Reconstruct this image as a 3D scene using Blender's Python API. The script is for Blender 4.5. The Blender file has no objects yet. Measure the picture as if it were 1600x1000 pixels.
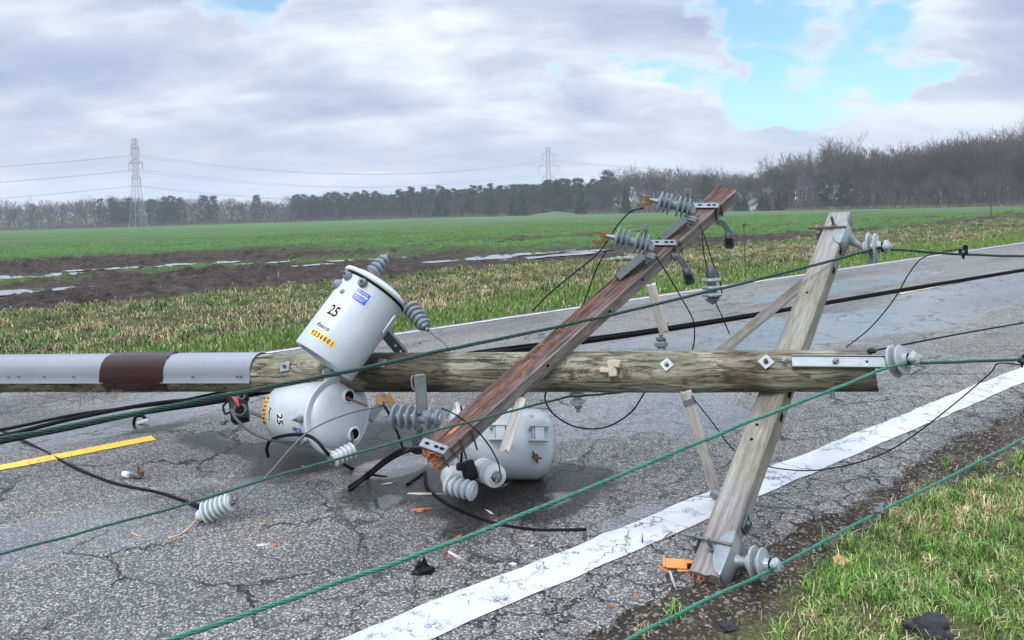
import bpy, bmesh, math, random
import numpy as np
from mathutils import Vector, Matrix, noise as mnoise

R_ = math.radians
scene = bpy.context.scene
COL = scene.collection

# ------------------------------------------------------------------ camera
F = 1250.0                       # focal length in pixels of the 1600 x 1000 photograph
EYE = 1.60
PITCH, ROLL = R_(3.0), R_(1.146)
PY0 = 300 + F * math.tan(PITCH)
camd = bpy.data.cameras.new("camera")
cam = bpy.data.objects.new("camera", camd)
COL.objects.link(cam)
camd.sensor_width = 36
camd.lens = F / 1600 * 36
camd.shift_y = (PY0 - 500) / 1600
camd.clip_start, camd.clip_end = 0.05, 9000
CR = Matrix.Rotation(R_(90) - PITCH, 3, 'X') @ Matrix.Rotation(-ROLL, 3, 'Z')
cam.matrix_world = Matrix.Translation((0, 0, EYE)) @ CR.to_4x4()
scene.camera = cam
scene.view_settings.view_transform = 'Standard'
scene.view_settings.look = 'None'
scene.view_settings.exposure = 0.27
scene.view_settings.gamma = 1
scene.cycles.use_denoising = True
scene.cycles.max_bounces = 6
scene.cycles.transparent_max_bounces = 12

# ------------------------------------------------------------------ world: broken overcast
class N:
    """small helper around a node tree"""
    def __init__(s, nt):
        s.nt = nt; nt.nodes.clear()
    def new(s, t, **kw):
        n = s.nt.nodes.new(t)
        for k, v in kw.items(): setattr(n, k, v)
        return n
    def put(s, sock, v):
        if v is None: return
        if isinstance(v, bpy.types.NodeSocket): s.nt.links.new(v, sock)
        elif isinstance(v, (tuple, list, Vector)):
            v = tuple(v)
            sock.default_value = v + (1,) if sock.type == 'RGBA' and len(v) == 3 else v
        else: sock.default_value = v
    def m(s, op, a, b=None, c=None, clamp=False):
        n = s.new('ShaderNodeMath', operation=op, use_clamp=clamp)
        for i, v in enumerate((a, b, c)): s.put(n.inputs[i], v)
        return n.outputs[0]
    def vm(s, op, a, b=None):
        n = s.new('ShaderNodeVectorMath', operation=op)
        s.put(n.inputs[0], a)
        if op == 'SCALE': s.put(n.inputs['Scale'], b)
        else: s.put(n.inputs[1], b)
        return n.outputs['Value'] if op in ('DOT_PRODUCT', 'LENGTH', 'DISTANCE') else n.outputs[0]
    def noise(s, vec, scale, detail=4, rough=0.55, dist=0.0, col=False):
        n = s.new('ShaderNodeTexNoise')
        s.put(n.inputs['Vector'], vec); s.put(n.inputs['Scale'], scale)
        n.inputs['Detail'].default_value = detail; n.inputs['Roughness'].default_value = rough
        n.inputs['Distortion'].default_value = dist
        return n.outputs['Color' if col else 'Fac']
    def vor(s, vec, scale, feature='F1', out='Distance', rnd=1.0):
        n = s.new('ShaderNodeTexVoronoi', feature=feature)
        s.put(n.inputs['Vector'], vec); n.inputs['Scale'].default_value = scale
        n.inputs['Randomness'].default_value = rnd
        return n.outputs[out]
    def ramp(s, fac, pts, interp='LINEAR'):
        n = s.new('ShaderNodeValToRGB'); s.put(n.inputs[0], fac)
        cr = n.color_ramp; cr.interpolation = interp
        while len(cr.elements) < len(pts): cr.elements.new(0.5)
        for e, (p, c) in zip(cr.elements, pts):
            e.position = p
            e.color = (c, c, c, 1) if isinstance(c, (int, float)) else tuple(c) + (1,)
        return n.outputs[0]
    def step(s, x, a, b):
        n = s.new('ShaderNodeMapRange', interpolation_type='SMOOTHSTEP')
        s.put(n.inputs['Value'], x); s.put(n.inputs['From Min'], a); s.put(n.inputs['From Max'], b)
        return n.outputs[0]
    def mix(s, fac, a, b, mode='MIX'):
        n = s.new('ShaderNodeMix', data_type='RGBA', blend_type=mode)
        s.put(n.inputs[0], fac); s.put(n.inputs[6], a); s.put(n.inputs[7], b)
        return n.outputs[2]
    def mapping(s, vec, scale=(1, 1, 1), loc=(0, 0, 0), rot=(0, 0, 0)):
        n = s.new('ShaderNodeMapping'); s.put(n.inputs[0], vec)
        n.inputs['Scale'].default_value = scale; n.inputs['Location'].default_value = loc
        n.inputs['Rotation'].default_value = rot
        return n.outputs[0]
    def co(s, k='Object'):
        return s.new('ShaderNodeTexCoord').outputs[k]
    def pos(s):
        return s.new('ShaderNodeNewGeometry').outputs['Position']
    def attr(s, name, out='Fac'):
        n = s.new('ShaderNodeAttribute', attribute_name=name); return n.outputs[out]
    def sep(s, v):
        n = s.new('ShaderNodeSeparateXYZ'); s.put(n.inputs[0], v); return n.outputs
    def comb(s, x, y, z):
        n = s.new('ShaderNodeCombineXYZ')
        for i, v in enumerate((x, y, z)): s.put(n.inputs[i], v)
        return n.outputs[0]
    def bump(s, h, strength=0.3, dist=0.01, normal=None):
        n = s.new('ShaderNodeBump'); s.put(n.inputs['Height'], h)
        s.put(n.inputs['Strength'], strength); n.inputs['Distance'].default_value = dist
        if normal: s.put(n.inputs['Normal'], normal)
        return n.outputs[0]
    def out(s, col, rough=0.6, bump=None, metal=0.0, spec=None, coat=None):
        b = s.new('ShaderNodeBsdfPrincipled')
        s.put(b.inputs['Base Color'], col); s.put(b.inputs['Roughness'], rough); s.put(b.inputs['Metallic'], metal)
        if spec is not None: s.put(b.inputs['Specular IOR Level'], spec)
        if coat is not None: s.put(b.inputs['Coat Weight'], coat); b.inputs['Coat Roughness'].default_value = 0.08
        if bump is not None: s.put(b.inputs['Normal'], bump)
        o = s.new('ShaderNodeOutputMaterial'); s.nt.links.new(b.outputs[0], o.inputs[0])
        return b

def ray(px, py):
    return (CR @ Vector(((px - 800) / F, -(py - PY0) / F, -1))).normalized()
CAMP = Vector((0, 0, EYE))
def P(px, py, Z):
    """point seen at photograph pixel (px, py), Z metres in front of the camera"""
    return CAMP + (CR @ Vector(((px - 800) / F, -(py - PY0) / F, -1))) * Z

SUN_EL, SUN_AZ = R_(48), R_(215)           # azimuth measured clockwise from +Y: behind the camera, to its left
world = bpy.data.worlds.new("World"); scene.world = world; world.use_nodes = True
w = N(world.node_tree)
sky = w.new('ShaderNodeTexSky', sky_type='NISHITA', sun_disc=False, sun_elevation=SUN_EL, sun_rotation=SUN_AZ)
skyc = w.vm('SCALE', sky.outputs[0], 0.10)
skyc = w.vm('MULTIPLY', skyc, (0.85, 1.35, 1.45))
d = w.co('Generated')
sx = w.sep(d)
up = w.m('MAXIMUM', sx[2], 0.0)
den = w.m('ADD', up, 0.34)
cp = w.comb(w.m('DIVIDE', sx[0], den), w.m('DIVIDE', sx[1], den), 0.0)
n1 = w.noise(cp, 2.1, 6, 0.50, 0.15)
n2 = w.noise(w.vm('ADD', cp, (7.3, 2.1, 0)), 4.2, 5, 0.52, 0.3)
n3 = w.noise(w.vm('ADD', cp, (-3.3, 9.1, 0)), 1.0, 3, 0.5)
wd_ = w.vm('SCALE', w.vm('SUBTRACT', w.noise(cp, 3.0, 5, 0.55, 0.2, True), (.5, .5, .5)), 0.26)
dw_ = w.vm('NORMALIZE', w.vm('ADD', d, w.vm('MULTIPLY', wd_, (1.2, 1.2, .55))))
def lobe(px, py, deg):
    c = math.cos(R_(deg))
    return w.step(w.vm('DOT_PRODUCT', dw_, tuple(ray(px, py))), c, 1.0)
gap = None
for px, py, dg, k in ((1290, 40, 10, .26), (1215, 80, 5, .16), (1380, 90, 5, .15), (1190, 5, 5, .14), (1165, 165, 4.0, .26), (1040, 140, 3.4, .26), (1290, 165, 3.4, .2), (1440, 30, 5, .14),
                      (390, -30, 5.5, .42), (890, 125, 3.2, .18)):
    l = w.m('MULTIPLY', lobe(px, py, dg), k)
    gap = l if gap is None else w.m('ADD', gap, l)
n4 = w.noise(w.vm('ADD', cp, (1.7, -5.2, 0)), 10.0, 4, 0.52, 0.3)
gapn = w.m('ADD', w.m('SUBTRACT', gap, .15), w.m('MULTIPLY', w.m('ADD', w.m('MULTIPLY', w.m('SUBTRACT', n2, 0.50), 1.5), w.m('MULTIPLY', w.m('SUBTRACT', n4, 0.5), 0.55)), w.m('ADD', .12, w.m('MULTIPLY', w.m('MINIMUM', w.m('MULTIPLY', gap, 4.0), 1.0), .88))))
gapf = w.m('MULTIPLY', w.step(gapn, 0.06, 0.36), 0.80)
stv = w.mapping(cp, (1.0, 2.2, 1.0), (0, 0, 0), (0, 0, R_(-24)))
n5 = w.noise(stv, 1.9, 6, 0.54, 0.3)
cv = w.m('ADD', w.m('ADD', w.m('MULTIPLY', n1, 0.45), w.m('MULTIPLY', n5, 0.40)), w.m('MULTIPLY', n3, 0.25))
cloud = w.ramp(cv, [(0.38, (0.285, 0.38, 0.545)), (0.47, (0.385, 0.47, 0.625)), (0.54, (0.51, 0.585, 0.715)), (0.63, (0.78, 0.835, 0.90))])
# bright rims of the clouds round the gaps
rim = w.m('MULTIPLY', w.step(gapn, -0.03, 0.20), 0.6)
cloud = w.mix(rim, cloud, (0.72, 0.82, 0.90))
# an overcast sky is about three times brighter overhead than at the horizon
grad = w.m('ADD', 1.0, w.m('MULTIPLY', w.step(up, 0.20, 0.85), 2.3))
cloud = w.vm('SCALE', cloud, grad)
low = w.step(up, 0.0, 0.14)
cloud = w.mix(w.m('MULTIPLY', w.m('SUBTRACT', 1.0, low), 0.5), cloud, (0.51, 0.585, 0.705))
colr = w.mix(gapf, cloud, skyc)
bg = w.new('ShaderNodeBackground'); w.put(bg.inputs[0], colr); bg.inputs[1].default_value = 1.0
wo = w.new('ShaderNodeOutputWorld'); w.nt.links.new(bg.outputs[0], wo.inputs[0])

sl = bpy.data.lights.new("sun", 'SUN'); sl.energy = 1.5; sl.angle = R_(14); sl.color = (1, 0.96, 0.9)
sun = bpy.data.objects.new("sun", sl); COL.objects.link(sun)
sd = Vector((math.sin(SUN_AZ) * math.cos(SUN_EL), math.cos(SUN_AZ) * math.cos(SUN_EL), math.sin(SUN_EL)))
sun.rotation_euler = sd.to_track_quat('Z', 'Y').to_euler()
sun.location = (0, -5, 20)

# ------------------------------------------------------------------ terrain function; road axis from its vanishing point
_d = ray(2357, 269); DV = Vector((_d.x, _d.y, 0)).normalized()       # along the road
UN = Vector((-DV.y, DV.x, 0))                                          # across the road, away from the camera
U_NEAR, U_MID, U_FAR = 2.48, 5.53, 8.46
def sstep(a, b, x):
    t = np.clip((np.asarray(x, float) - a) / (b - a), 0, 1); return t * t * (3 - 2 * t)
PU = [-60, -4, 0.6, 1.9, 2.1, U_NEAR, U_MID, U_FAR, 8.85, 10.5, 13.0, 18.0, 250, 480, 3000]
PZ = [-.6, -.05, 0.0, 0.0, -.004, 0.0, 0.06, -.12, -.16, -.20, -.42, -.5, -5.75, -12.6, -13.5]
def H(u, v):
    z = np.interp(u, PU, PZ)
    k = sstep(14, 40, u)
    vv = np.maximum(np.minimum(np.asarray(v, float), 420), -100)
    return z - .0105 * vv * k
def uv_of(p): return p.x * UN.x + p.y * UN.y, p.x * DV.x + p.y * DV.y
def pos_uv(u, v, h=0.0):
    q = UN * u + DV * v
    return Vector((q.x, q.y, float(H(u, v)) + h))
def Hp(p):
    u, v = uv_of(p); return float(H(u, v))
def gnd(px, py, h=0.0):
    """where the sight line through a pixel meets the ground raised by h"""
    r = ray(px, py); a, b = 0.3, 0.3
    t = 0.5
    while t < 3000:
        q = CAMP + r * t
        if q.z < Hp(q) + h: break
        a = t; t *= 1.06
    b = t
    for _ in range(40):
        m = (a + b) / 2; q = CAMP + r * m
        if q.z < Hp(q) + h: b = m
        else: a = m
    return CAMP + r * b
def guv(px, py):
    return uv_of(gnd(px, py))

# ------------------------------------------------------------------ building helpers
ROOT = {}
def frame(o, z, face):
    z = Vector(z).normalized(); f = Vector(face); f = (f - z * f.dot(z)).normalized()
    y = -f; x = y.cross(z)
    return Matrix(((x.x, y.x, z.x, o[0]), (x.y, y.y, z.y, o[1]), (x.z, y.z, z.z, o[2]), (0, 0, 0, 1)))
def xframe(o, x, zhint):
    x = Vector(x).normalized(); z = Vector(zhint); z = (z - x * z.dot(x)).normalized(); y = z.cross(x)
    return Matrix(((x.x, y.x, z.x, o[0]), (x.y, y.y, z.y, o[1]), (x.z, y.z, z.z, o[2]), (0, 0, 0, 1)))
def spline(pts, n=8):
    pts = [Vector(p) for p in pts]
    if len(pts) < 3:
        return [pts[0].lerp(pts[1], i / n) for i in range(n + 1)]
    out = []
    ext = [pts[0] * 2 - pts[1]] + pts + [pts[-1] * 2 - pts[-2]]
    for i in range(1, len(ext) - 2):
        p0, p1, p2, p3 = ext[i - 1:i + 3]
        for k in range(n):
            t = k / n
            out.append(0.5 * ((2 * p1) + (p2 - p0) * t + (2 * p0 - 5 * p1 + 4 * p2 - p3) * t * t + (3 * p1 - p0 - 3 * p2 + p3) * t ** 3))
    out.append(pts[-1]); return out
def frames_along(pts):
    n = len(pts); T = [(pts[min(i + 1, n - 1)] - pts[max(i - 1, 0)]).normalized() for i in range(n)]
    a = T[0].orthogonal().normalized(); res = []
    for t in T:
        a = (a - t * a.dot(t)); a = a.normalized() if a.length > 1e-6 else t.orthogonal().normalized()
        res.append((a, t.cross(a)))
    return res

class MB:
    def __init__(s): s.v = []; s.f = []; s.mi = []
    def add(s, vs, fs, mi=0):
        o = len(s.v); s.v += [tuple(q) for q in vs]; s.f += [tuple(i + o for i in f) for f in fs]; s.mi += [mi] * len(fs); return s
    def bm(s, bm_, M=None, mi=0):
        bm_.verts.index_update()
        s.add([(M @ q.co) if M else q.co for q in bm_.verts], [[q.index for q in f.verts] for f in bm_.faces], mi); bm_.free(); return s
    def box(s, M, sx, sy, sz, bev=0.0, mi=0, seg=1):
        b = bmesh.new(); bmesh.ops.create_cube(b, size=1.0)
        bmesh.ops.scale(b, vec=(sx, sy, sz), verts=b.verts)
        if bev > 0: bmesh.ops.bevel(b, geom=b.edges[:], offset=bev, segments=seg, profile=0.5, affect='EDGES')
        return s.bm(b, M, mi)
    def bar(s, a, b, wd, th, face=None, bev=0.0, mi=0):
        """flat bar from a to b, width across, thickness along 'face'"""
        a, b = Vector(a), Vector(b); fc = Vector(face) if face is not None else Vector((0, 0, 1))
        M = xframe((a + b) / 2, b - a, fc)
        return s.box(M, (b - a).length, wd, th, bev, mi)
    def tube(s, pts, r, n=8, caps=True, mi=0):
        pts = [Vector(p) for p in pts]; fr = frames_along(pts); vs = []; fs = []
        for i, (p, (a, b)) in enumerate(zip(pts, fr)):
            rr = r[i] if isinstance(r, (list, tuple)) else r
            for k in range(n):
                t = 2 * math.pi * k / n; vs.append(p + (a * math.cos(t) + b * math.sin(t)) * rr)
        for i in range(len(pts) - 1):
            for k in range(n):
                fs.append((i * n + k, i * n + (k + 1) % n, (i + 1) * n + (k + 1) % n, (i + 1) * n + k))
        if caps: fs.append(tuple(range(n - 1, -1, -1))); fs.append(tuple(range((len(pts) - 1) * n, len(pts) * n)))
        return s.add(vs, fs, mi)
    def lathe(s, M, prof, n=32, mi=0, a0=0, a1=2 * math.pi):
        full = abs(a1 - a0 - 2 * math.pi) < 1e-6; k = n if full else n + 1; vs = []; fs = []
        for r, z in prof:
            for i in range(k):
                t = a0 + (a1 - a0) * i / n; vs.append(M @ Vector((r * math.cos(t), r * math.sin(t), z)))
        for j in range(len(prof) - 1):
            for i in range(n):
                i2 = (i + 1) % k
                fs.append((j * k + i, j * k + i2, (j + 1) * k + i2, (j + 1) * k + i))
        if full:
            if prof[0][0] > 1e-6: fs.append(tuple(range(k - 1, -1, -1)))
            if prof[-1][0] > 1e-6: fs.append(tuple(range((len(prof) - 1) * k, len(prof) * k)))
        return s.add(vs, fs, mi)
    def prism(s, M, outl, th, mi=0):
        n = len(outl)
        vs = [M @ Vector((x, y, -th / 2)) for x, y in outl] + [M @ Vector((x, y, th / 2)) for x, y in outl]
        fs = [tuple(range(n - 1, -1, -1)), tuple(range(n, 2 * n))] + [(i, (i + 1) % n, n + (i + 1) % n, n + i) for i in range(n)]
        return s.add(vs, fs, mi)
    def helix(s, pts, R, n=6, rs=None, pitch=0.14, sides=5, step=None, mi=0):
        """a stranded cable along pts"""
        pts = [Vector(p) for p in pts]
        L = [0]
        for a, b in zip(pts, pts[1:]): L.append(L[-1] + (b - a).length)
        step = step or pitch / 9; m = max(4, int(L[-1] / step)); rs = rs or R * 0.40
        Ls = np.linspace(0, L[-1], m)
        A = np.array([tuple(p) for p in pts])
        q = [Vector((float(np.interp(l, L, A[:, 0])), float(np.interp(l, L, A[:, 1])), float(np.interp(l, L, A[:, 2])))) for l in Ls]
        fr = frames_along(q)
        for k in range(n):
            s.tube([p + (a * math.cos(t) + b * math.sin(t)) * (R - rs) for p, (a, b), t in
                    zip(q, fr, [2 * math.pi * (k / n + l / pitch) for l in Ls])], rs, sides, True, mi)
        return s
    def build(s, name, mats, parent=None, ang=38, loc=None):
        me = bpy.data.meshes.new(name)
        if parent is not None: Mi = ROOT[parent.name].inverted()
        elif loc is not None: Mi = Matrix.Translation(-Vector(loc))
        else: Mi = None
        vs = [tuple(Mi @ Vector(q)) for q in s.v] if Mi is not None else s.v
        me.from_pydata(vs, [], s.f); me.update()
        mats = mats if isinstance(mats, (list, tuple)) else [mats]
        for m_ in mats: me.materials.append(m_)
        if len(mats) > 1: me.polygons.foreach_set('material_index', s.mi)
        if ang: me.shade_smooth(); me.set_sharp_from_angle(angle=R_(ang))
        o = bpy.data.objects.new(name, me); COL.objects.link(o)
        if parent is not None:
            o.parent = parent; ROOT[o.name] = ROOT[parent.name]
        else:
            M = Matrix.Translation(loc) if loc is not None else Matrix()
            o.matrix_world = M; ROOT[o.name] = M
        return o
def tag(o, label=None, cat=None, group=None, kind=None):
    for k, v in (('label', label), ('category', cat), ('group', group), ('kind', kind)):
        if v: o[k] = v
    return o
def thing(name, label, cat, M, group=None):
    o = bpy.data.objects.new(name, None); COL.objects.link(o)
    o.empty_display_size = 0.1; o.matrix_world = M; ROOT[o.name] = M.copy()
    return tag(o, label, cat, group)
def T(p): return Matrix.Translation(Vector(p))
def copy_tree(o, M, label=None, group=None):
    c = o.copy(); COL.objects.link(c); c.matrix_world = M; ROOT[c.name] = M
    if label: c['label'] = label
    if group: c['group'] = group
    for ch in o.children:
        k = ch.copy(); COL.objects.link(k); k.parent = c
    return c
def mat(name, fn):
    m_ = bpy.data.materials.new(name); m_.use_nodes = True; fn(N(m_.node_tree)); return m_
def plain(name, c, rough=0.5, metal=0.0, var=0.25, scale=18, bump=0.06, dirt=None):
    """a material with uneven tone and gloss"""
    def fn(n):
        co = n.co('Object'); a = n.noise(co, scale, 5, 0.6); b = n.noise(co, scale * 7, 3, 0.6)
        k = n.m('ADD', n.m('MULTIPLY', a, 0.7), n.m('MULTIPLY', b, 0.3))
        lo = tuple(x * (1 - var) for x in c); hi = tuple(min(1, x * (1 + var * .6)) for x in c)
        cl = n.ramp(k, [(0.32, lo), (0.52, c), (0.7, hi)])
        sp = 0.07 if max(c) < .02 else (0.22 if max(c) < .05 else None)
        if dirt:
            cl = n.mix(n.m('MULTIPLY', n.step(n.noise(co, scale * .35, 6, 0.7), 0.52, 0.75), dirt[1]), cl, dirt[0])
        n.out(cl, n.m('ADD', rough - .08, n.m('MULTIPLY', b, .16)), n.bump(k, bump, 0.004) if bump else None, metal, sp)
    return mat(name, fn)
# ------------------------------------------------------------------ ground materials
rng = np.random.default_rng(7)
random.seed(7)

def m_asphalt(n):
    p = n.pos()
    u = n.vm('DOT_PRODUCT', p, tuple(UN)); v = n.vm('DOT_PRODUCT', p, tuple(DV))
    uv = n.comb(u, v, 0.0)
    st = n.comb(n.m('MULTIPLY', u, 1.0), n.m('MULTIPLY', v, 0.22), 0.0)
    wob = n.noise(uv, 1.7, 4, 0.6)
    agg = n.vor(p, 125, out='Color'); aggd = n.vor(p, 125)
    aggv = n.sep(agg)[0]
    fine = n.noise(p, 260, 3, 0.7)
    stone = n.ramp(aggv, [(0.0, (.022, .021, .020)), (0.28, (.080, .075, .070)), (0.52, (.205, .187, .165)), (0.80, (.38, .345, .295)), (1.0, (.66, .615, .53))])
    stone = n.mix(n.step(aggd, 0.42, 0.75), stone, (.03, .03, .032))
    stone = n.mix(0.30, stone, n.ramp(fine, [(0.3, (.04, .04, .04)), (0.7, (.34, .33, .32))]))
    big = n.noise(st, 1.1, 5, 0.62)
    stone = n.mix(n.m('MULTIPLY', n.step(big, 0.44, 0.66), 0.75), stone, n.vm('MULTIPLY', stone, (.55, .55, .60)))
    brown = n.noise(n.vm('ADD', uv, (4, 9, 0)), 0.8, 4, 0.6)
    stone = n.mix(n.m('MULTIPLY', n.step(brown, 0.5, 0.7), 0.5), stone, n.vm('MULTIPLY', stone, (1.15, 1.0, .8)))
    # cracks: broad slabs and fine alligator cracking
    wv = n.vm('ADD', uv, n.vm('SCALE', n.noise(uv, 5.0, 5, 0.65, col=True), 0.30))
    wv2 = n.vm('ADD', uv, n.vm('SCALE', n.noise(uv, 14.0, 4, 0.65, col=True), 0.14))
    c1 = n.vor(wv, 1.15, 'DISTANCE_TO_EDGE'); c2 = n.vor(wv2, 5.2, 'DISTANCE_TO_EDGE')
    near = n.step(u, 3.6, 2.3)
    m1 = n.m('MULTIPLY', n.step(c1, 0.015, 0.003), n.step(n.noise(uv, 1.1, 3), 0.43, 0.57))
    m2 = n.m('MULTIPLY', n.step(c2, 0.034, 0.006), n.m('MAXIMUM', n.m('MULTIPLY', n.step(n.noise(n.vm('ADD', uv, (3, 3, 0)), 0.8, 4), 0.50, 0.66), 0.75), near))
    crack = n.m('MAXIMUM', m1, m2)
    # wet film: where the water lies, from a map of the low spots
    wet = n.m('ADD', n.attr('wet'), n.m('MULTIPLY', n.m('SUBTRACT', n.noise(st, 2.6, 5, 0.62), 0.5), 0.85))
    wf = n.step(wet, 0.40, 0.60)
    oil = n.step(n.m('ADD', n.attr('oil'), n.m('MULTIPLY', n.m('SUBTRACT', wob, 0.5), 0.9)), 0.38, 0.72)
    col = n.mix(n.m('MULTIPLY', wf, 0.55), stone, n.vm('MULTIPLY', stone, (.42, .44, .52)))
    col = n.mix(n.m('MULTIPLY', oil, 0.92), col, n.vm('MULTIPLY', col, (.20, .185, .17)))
    col = n.mix(n.m('MULTIPLY', crack, 0.9), col, (.010, .010, .011))
    hgt = n.m('ADD', n.m('MULTIPLY', aggv, 0.5), n.m('MULTIPLY', fine, 0.5))
    hgt = n.m('MULTIPLY', hgt, n.m('SUBTRACT', 1.0, n.m('MULTIPLY', wf, 0.88)))
    hgt = n.m('SUBTRACT', hgt, n.m('MULTIPLY', crack, 1.6))
    rough = n.m('SUBTRACT', n.m('SUBTRACT', 0.66, n.m('MULTIPLY', wf, 0.50)), n.m('MULTIPLY', oil, 0.22))
    n.out(col, rough, n.bump(hgt, 0.75, 0.006), spec=n.m('ADD', 0.22, n.m('MULTIPLY', wf, 0.7)))
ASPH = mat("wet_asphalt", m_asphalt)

def paint(c, worn, u0=None):
    def fn(n):
        p = n.pos(); u = n.vm('DOT_PRODUCT', p, tuple(UN)); v = n.vm('DOT_PRODUCT', p, tuple(DV)); uv = n.comb(u, v, 0.0)
        fine = n.noise(p, 150, 3, 0.7); mid = n.noise(uv, 9, 5, 0.65); big = n.noise(n.comb(u, n.m('MULTIPLY', v, .3), 0.0), 4, 5, 0.6)
        base = n.mix(n.m('MULTIPLY', n.step(big, 0.4, 0.68), 0.5), c, tuple(x * .72 for x in c))
        wv = n.vm('ADD', uv, n.vm('SCALE', n.noise(uv, 8.0, 5, 0.65, col=True), 0.20))
        c1 = n.vor(wv, 2.6, 'DISTANCE_TO_EDGE')
        c2 = n.vor(wv, 9.0, 'DISTANCE_TO_EDGE')
        cr = n.m('MAXIMUM', n.m('MULTIPLY', n.step(c1, 0.013, 0.003), n.step(n.noise(uv, 2.1, 2), 0.40, 0.52)),
                 n.m('MULTIPLY', n.step(c2, 0.022, 0.005), n.step(n.noise(uv, 3.3, 2), 0.50, 0.62)))
        chip = n.step(n.m('ADD', n.m('MULTIPLY', mid, .6), n.m('MULTIPLY', fine, .4)), worn, worn + .05)
        g = n.m('MAXIMUM', cr, chip)
        col = n.mix(g, base, n.ramp(fine, [(0.3, (.02, .02, .02)), (0.75, (.17, .16, .15))]))
        n.out(col, 0.55, n.bump(n.m('SUBTRACT', n.m('MULTIPLY', fine, 0.4), g), 0.5, 0.004))
    return fn
WHITE_PAINT = mat("white_road_paint", paint((.52, .525, .535), 0.560))
YELLOW_PAINT = mat("yellow_road_paint", paint((.72, .44, .045), 0.59))

def m_ground(n):
    p = n.pos(); u = n.vm('DOT_PRODUCT', p, tuple(UN)); v = n.vm('DOT_PRODUCT', p, tuple(DV)); uv = n.comb(u, v, 0.0)
    st = n.comb(u, n.m('MULTIPLY', v, 0.18), 0.0)
    wob = n.m('MULTIPLY', n.m('SUBTRACT', n.noise(st, 0.35, 5, 0.6), 0.5), 8.0)
    wob2 = n.m('MULTIPLY', n.m('SUBTRACT', n.noise(uv, 1.4, 5, 0.65), 0.5), 1.8)
    uu = n.m('ADD', u, n.m('ADD', wob, wob2))
    fine = n.noise(p, 22, 5, 0.7); med = n.noise(uv, 3.2, 6, 0.66)
    # soil under the near verge: crumbs of stone in dark earth
    peb = n.vor(n.vm('ADD', p, n.vm('SCALE', n.noise(p, 40, 3, .6, col=True), .02)), 95, out='Color'); pv = n.sep(peb)[0]
    earth = n.ramp(n.m('ADD', n.m('MULTIPLY', fine, .5), n.m('MULTIPLY', med, .5)), [(0.3, (.012, .009, .007)), (0.52, (.050, .038, .028)), (0.72, (.125, .098, .073))])
    earth = n.mix(n.m('MULTIPLY', n.step(pv, 0.72, 0.95), 0.7), earth, (.26, .24, .205))
    # far verge soil
    thatch = n.ramp(med, [(0.3, (.020, .026, .008)), (0.5, (.062, .066, .022)), (0.72, (.13, .11, .05))])
    # ploughed mud and young wheat, drilled in rows along the road
    clod = n.ramp(n.m('ADD', n.m('MULTIPLY', fine, .55), n.m('MULTIPLY', med, .45)), [(0.36, (.008, .005, .004)), (0.5, (.040, .028, .022)), (0.66, (.115, .085, .068))])
    row = n.noise(n.comb(n.m('MULTIPLY', u, 2.6), n.m('MULTIPLY', v, 0.7), 0.0), 1.6, 5, 0.7)
    wheat = n.ramp(row, [(0.30, (.036, .062, .020)), (0.5, (.050, .135, .026)), (0.70, (.085, .215, .040))])
    wheat = n.mix(n.m('MULTIPLY', n.step(n.noise(st, 0.05, 4, 0.6), 0.42, 0.6), 0.5), wheat, (.075, .15, .035))
    stripe = n.m('MULTIPLY', n.step(uu, 25.2, 26.2), n.step(uu, 29.6, 28.4))
    stripe = n.m('MULTIPLY', stripe, n.step(n.m('ADD', v, n.m('MULTIPLY', wob2, 4.0)), 24, 14))
    b1 = n.m('MULTIPLY', n.step(uu, 41, 47), 1.0)
    right = n.step(n.m('ADD', v, n.m('MULTIPLY', wob, 1.4)), 14, 24)
    b2 = n.step(n.m('ADD', n.m('ADD', uu, n.m('MULTIPLY', wob, .6)), n.m('MULTIPLY', n.step(v, 26, 42), 4.0)), 21.5, 24.5)
    green = n.m('MAXIMUM', n.m('MAXIMUM', stripe, b1), n.m('MULTIPLY', right, b2))
    bare = n.step(n.noise(n.comb(n.m('MULTIPLY', u, 1.2), n.m('MULTIPLY', v, .28), 3.0), 0.42, 6, 0.68), 0.55, 0.63)
    bfade = n.m('MULTIPLY', n.step(uu, 190, 40), 0.95)
    green = n.m('MULTIPLY', green, n.m('SUBTRACT', 1.0, n.m('MULTIPLY', bare, n.m('MULTIPLY', bfade, n.m('SUBTRACT', 1.0, stripe)))))
    sparse = n.m('MULTIPLY', n.step(n.noise(uv, 5.0, 4, 0.7), 0.56, 0.66), n.step(uu, 200, 36))
    green = n.m('MULTIPLY', green, n.m('SUBTRACT', 1.0, n.m('MULTIPLY', sparse, 0.75)))
    # strip of lighter growth far across the field
    far = n.step(n.m('ADD', u, n.m('MULTIPLY', v, 0.75)), 150, 215)
    wheat = n.mix(n.m('MULTIPLY', far, 0.55), wheat, (.085, .155, .065))
    tram = n.m('MULTIPLY', n.step(n.m('ABSOLUTE', n.m('SUBTRACT', n.m('FRACT', n.m('DIVIDE', n.m('ADD', u, n.m('MULTIPLY', wob, .12)), 17.0)), 0.5)), .035, .012), n.step(u, 40, 60))
    wheat = n.mix(n.m('MULTIPLY', tram, .55), wheat, (.060, .070, .032))
    drill = n.noise(n.comb(n.m('MULTIPLY', u, 1.0), n.m('MULTIPLY', v, .06), 0.0), 0.55, 5, 0.7)
    wheat = n.mix(n.m('MULTIPLY', n.step(drill, .46, .66), .55), wheat, (.060, .085, .030))
    mott = n.noise(n.comb(n.m('MULTIPLY', u, .42), n.m('MULTIPLY', v, .085), 5.0), .42, 5, .70)
    wheat = n.mix(n.m('MULTIPLY', n.step(mott, .50, .60), .72), wheat, (.060, .052, .030))
    field = n.mix(green, clod, wheat)
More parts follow.
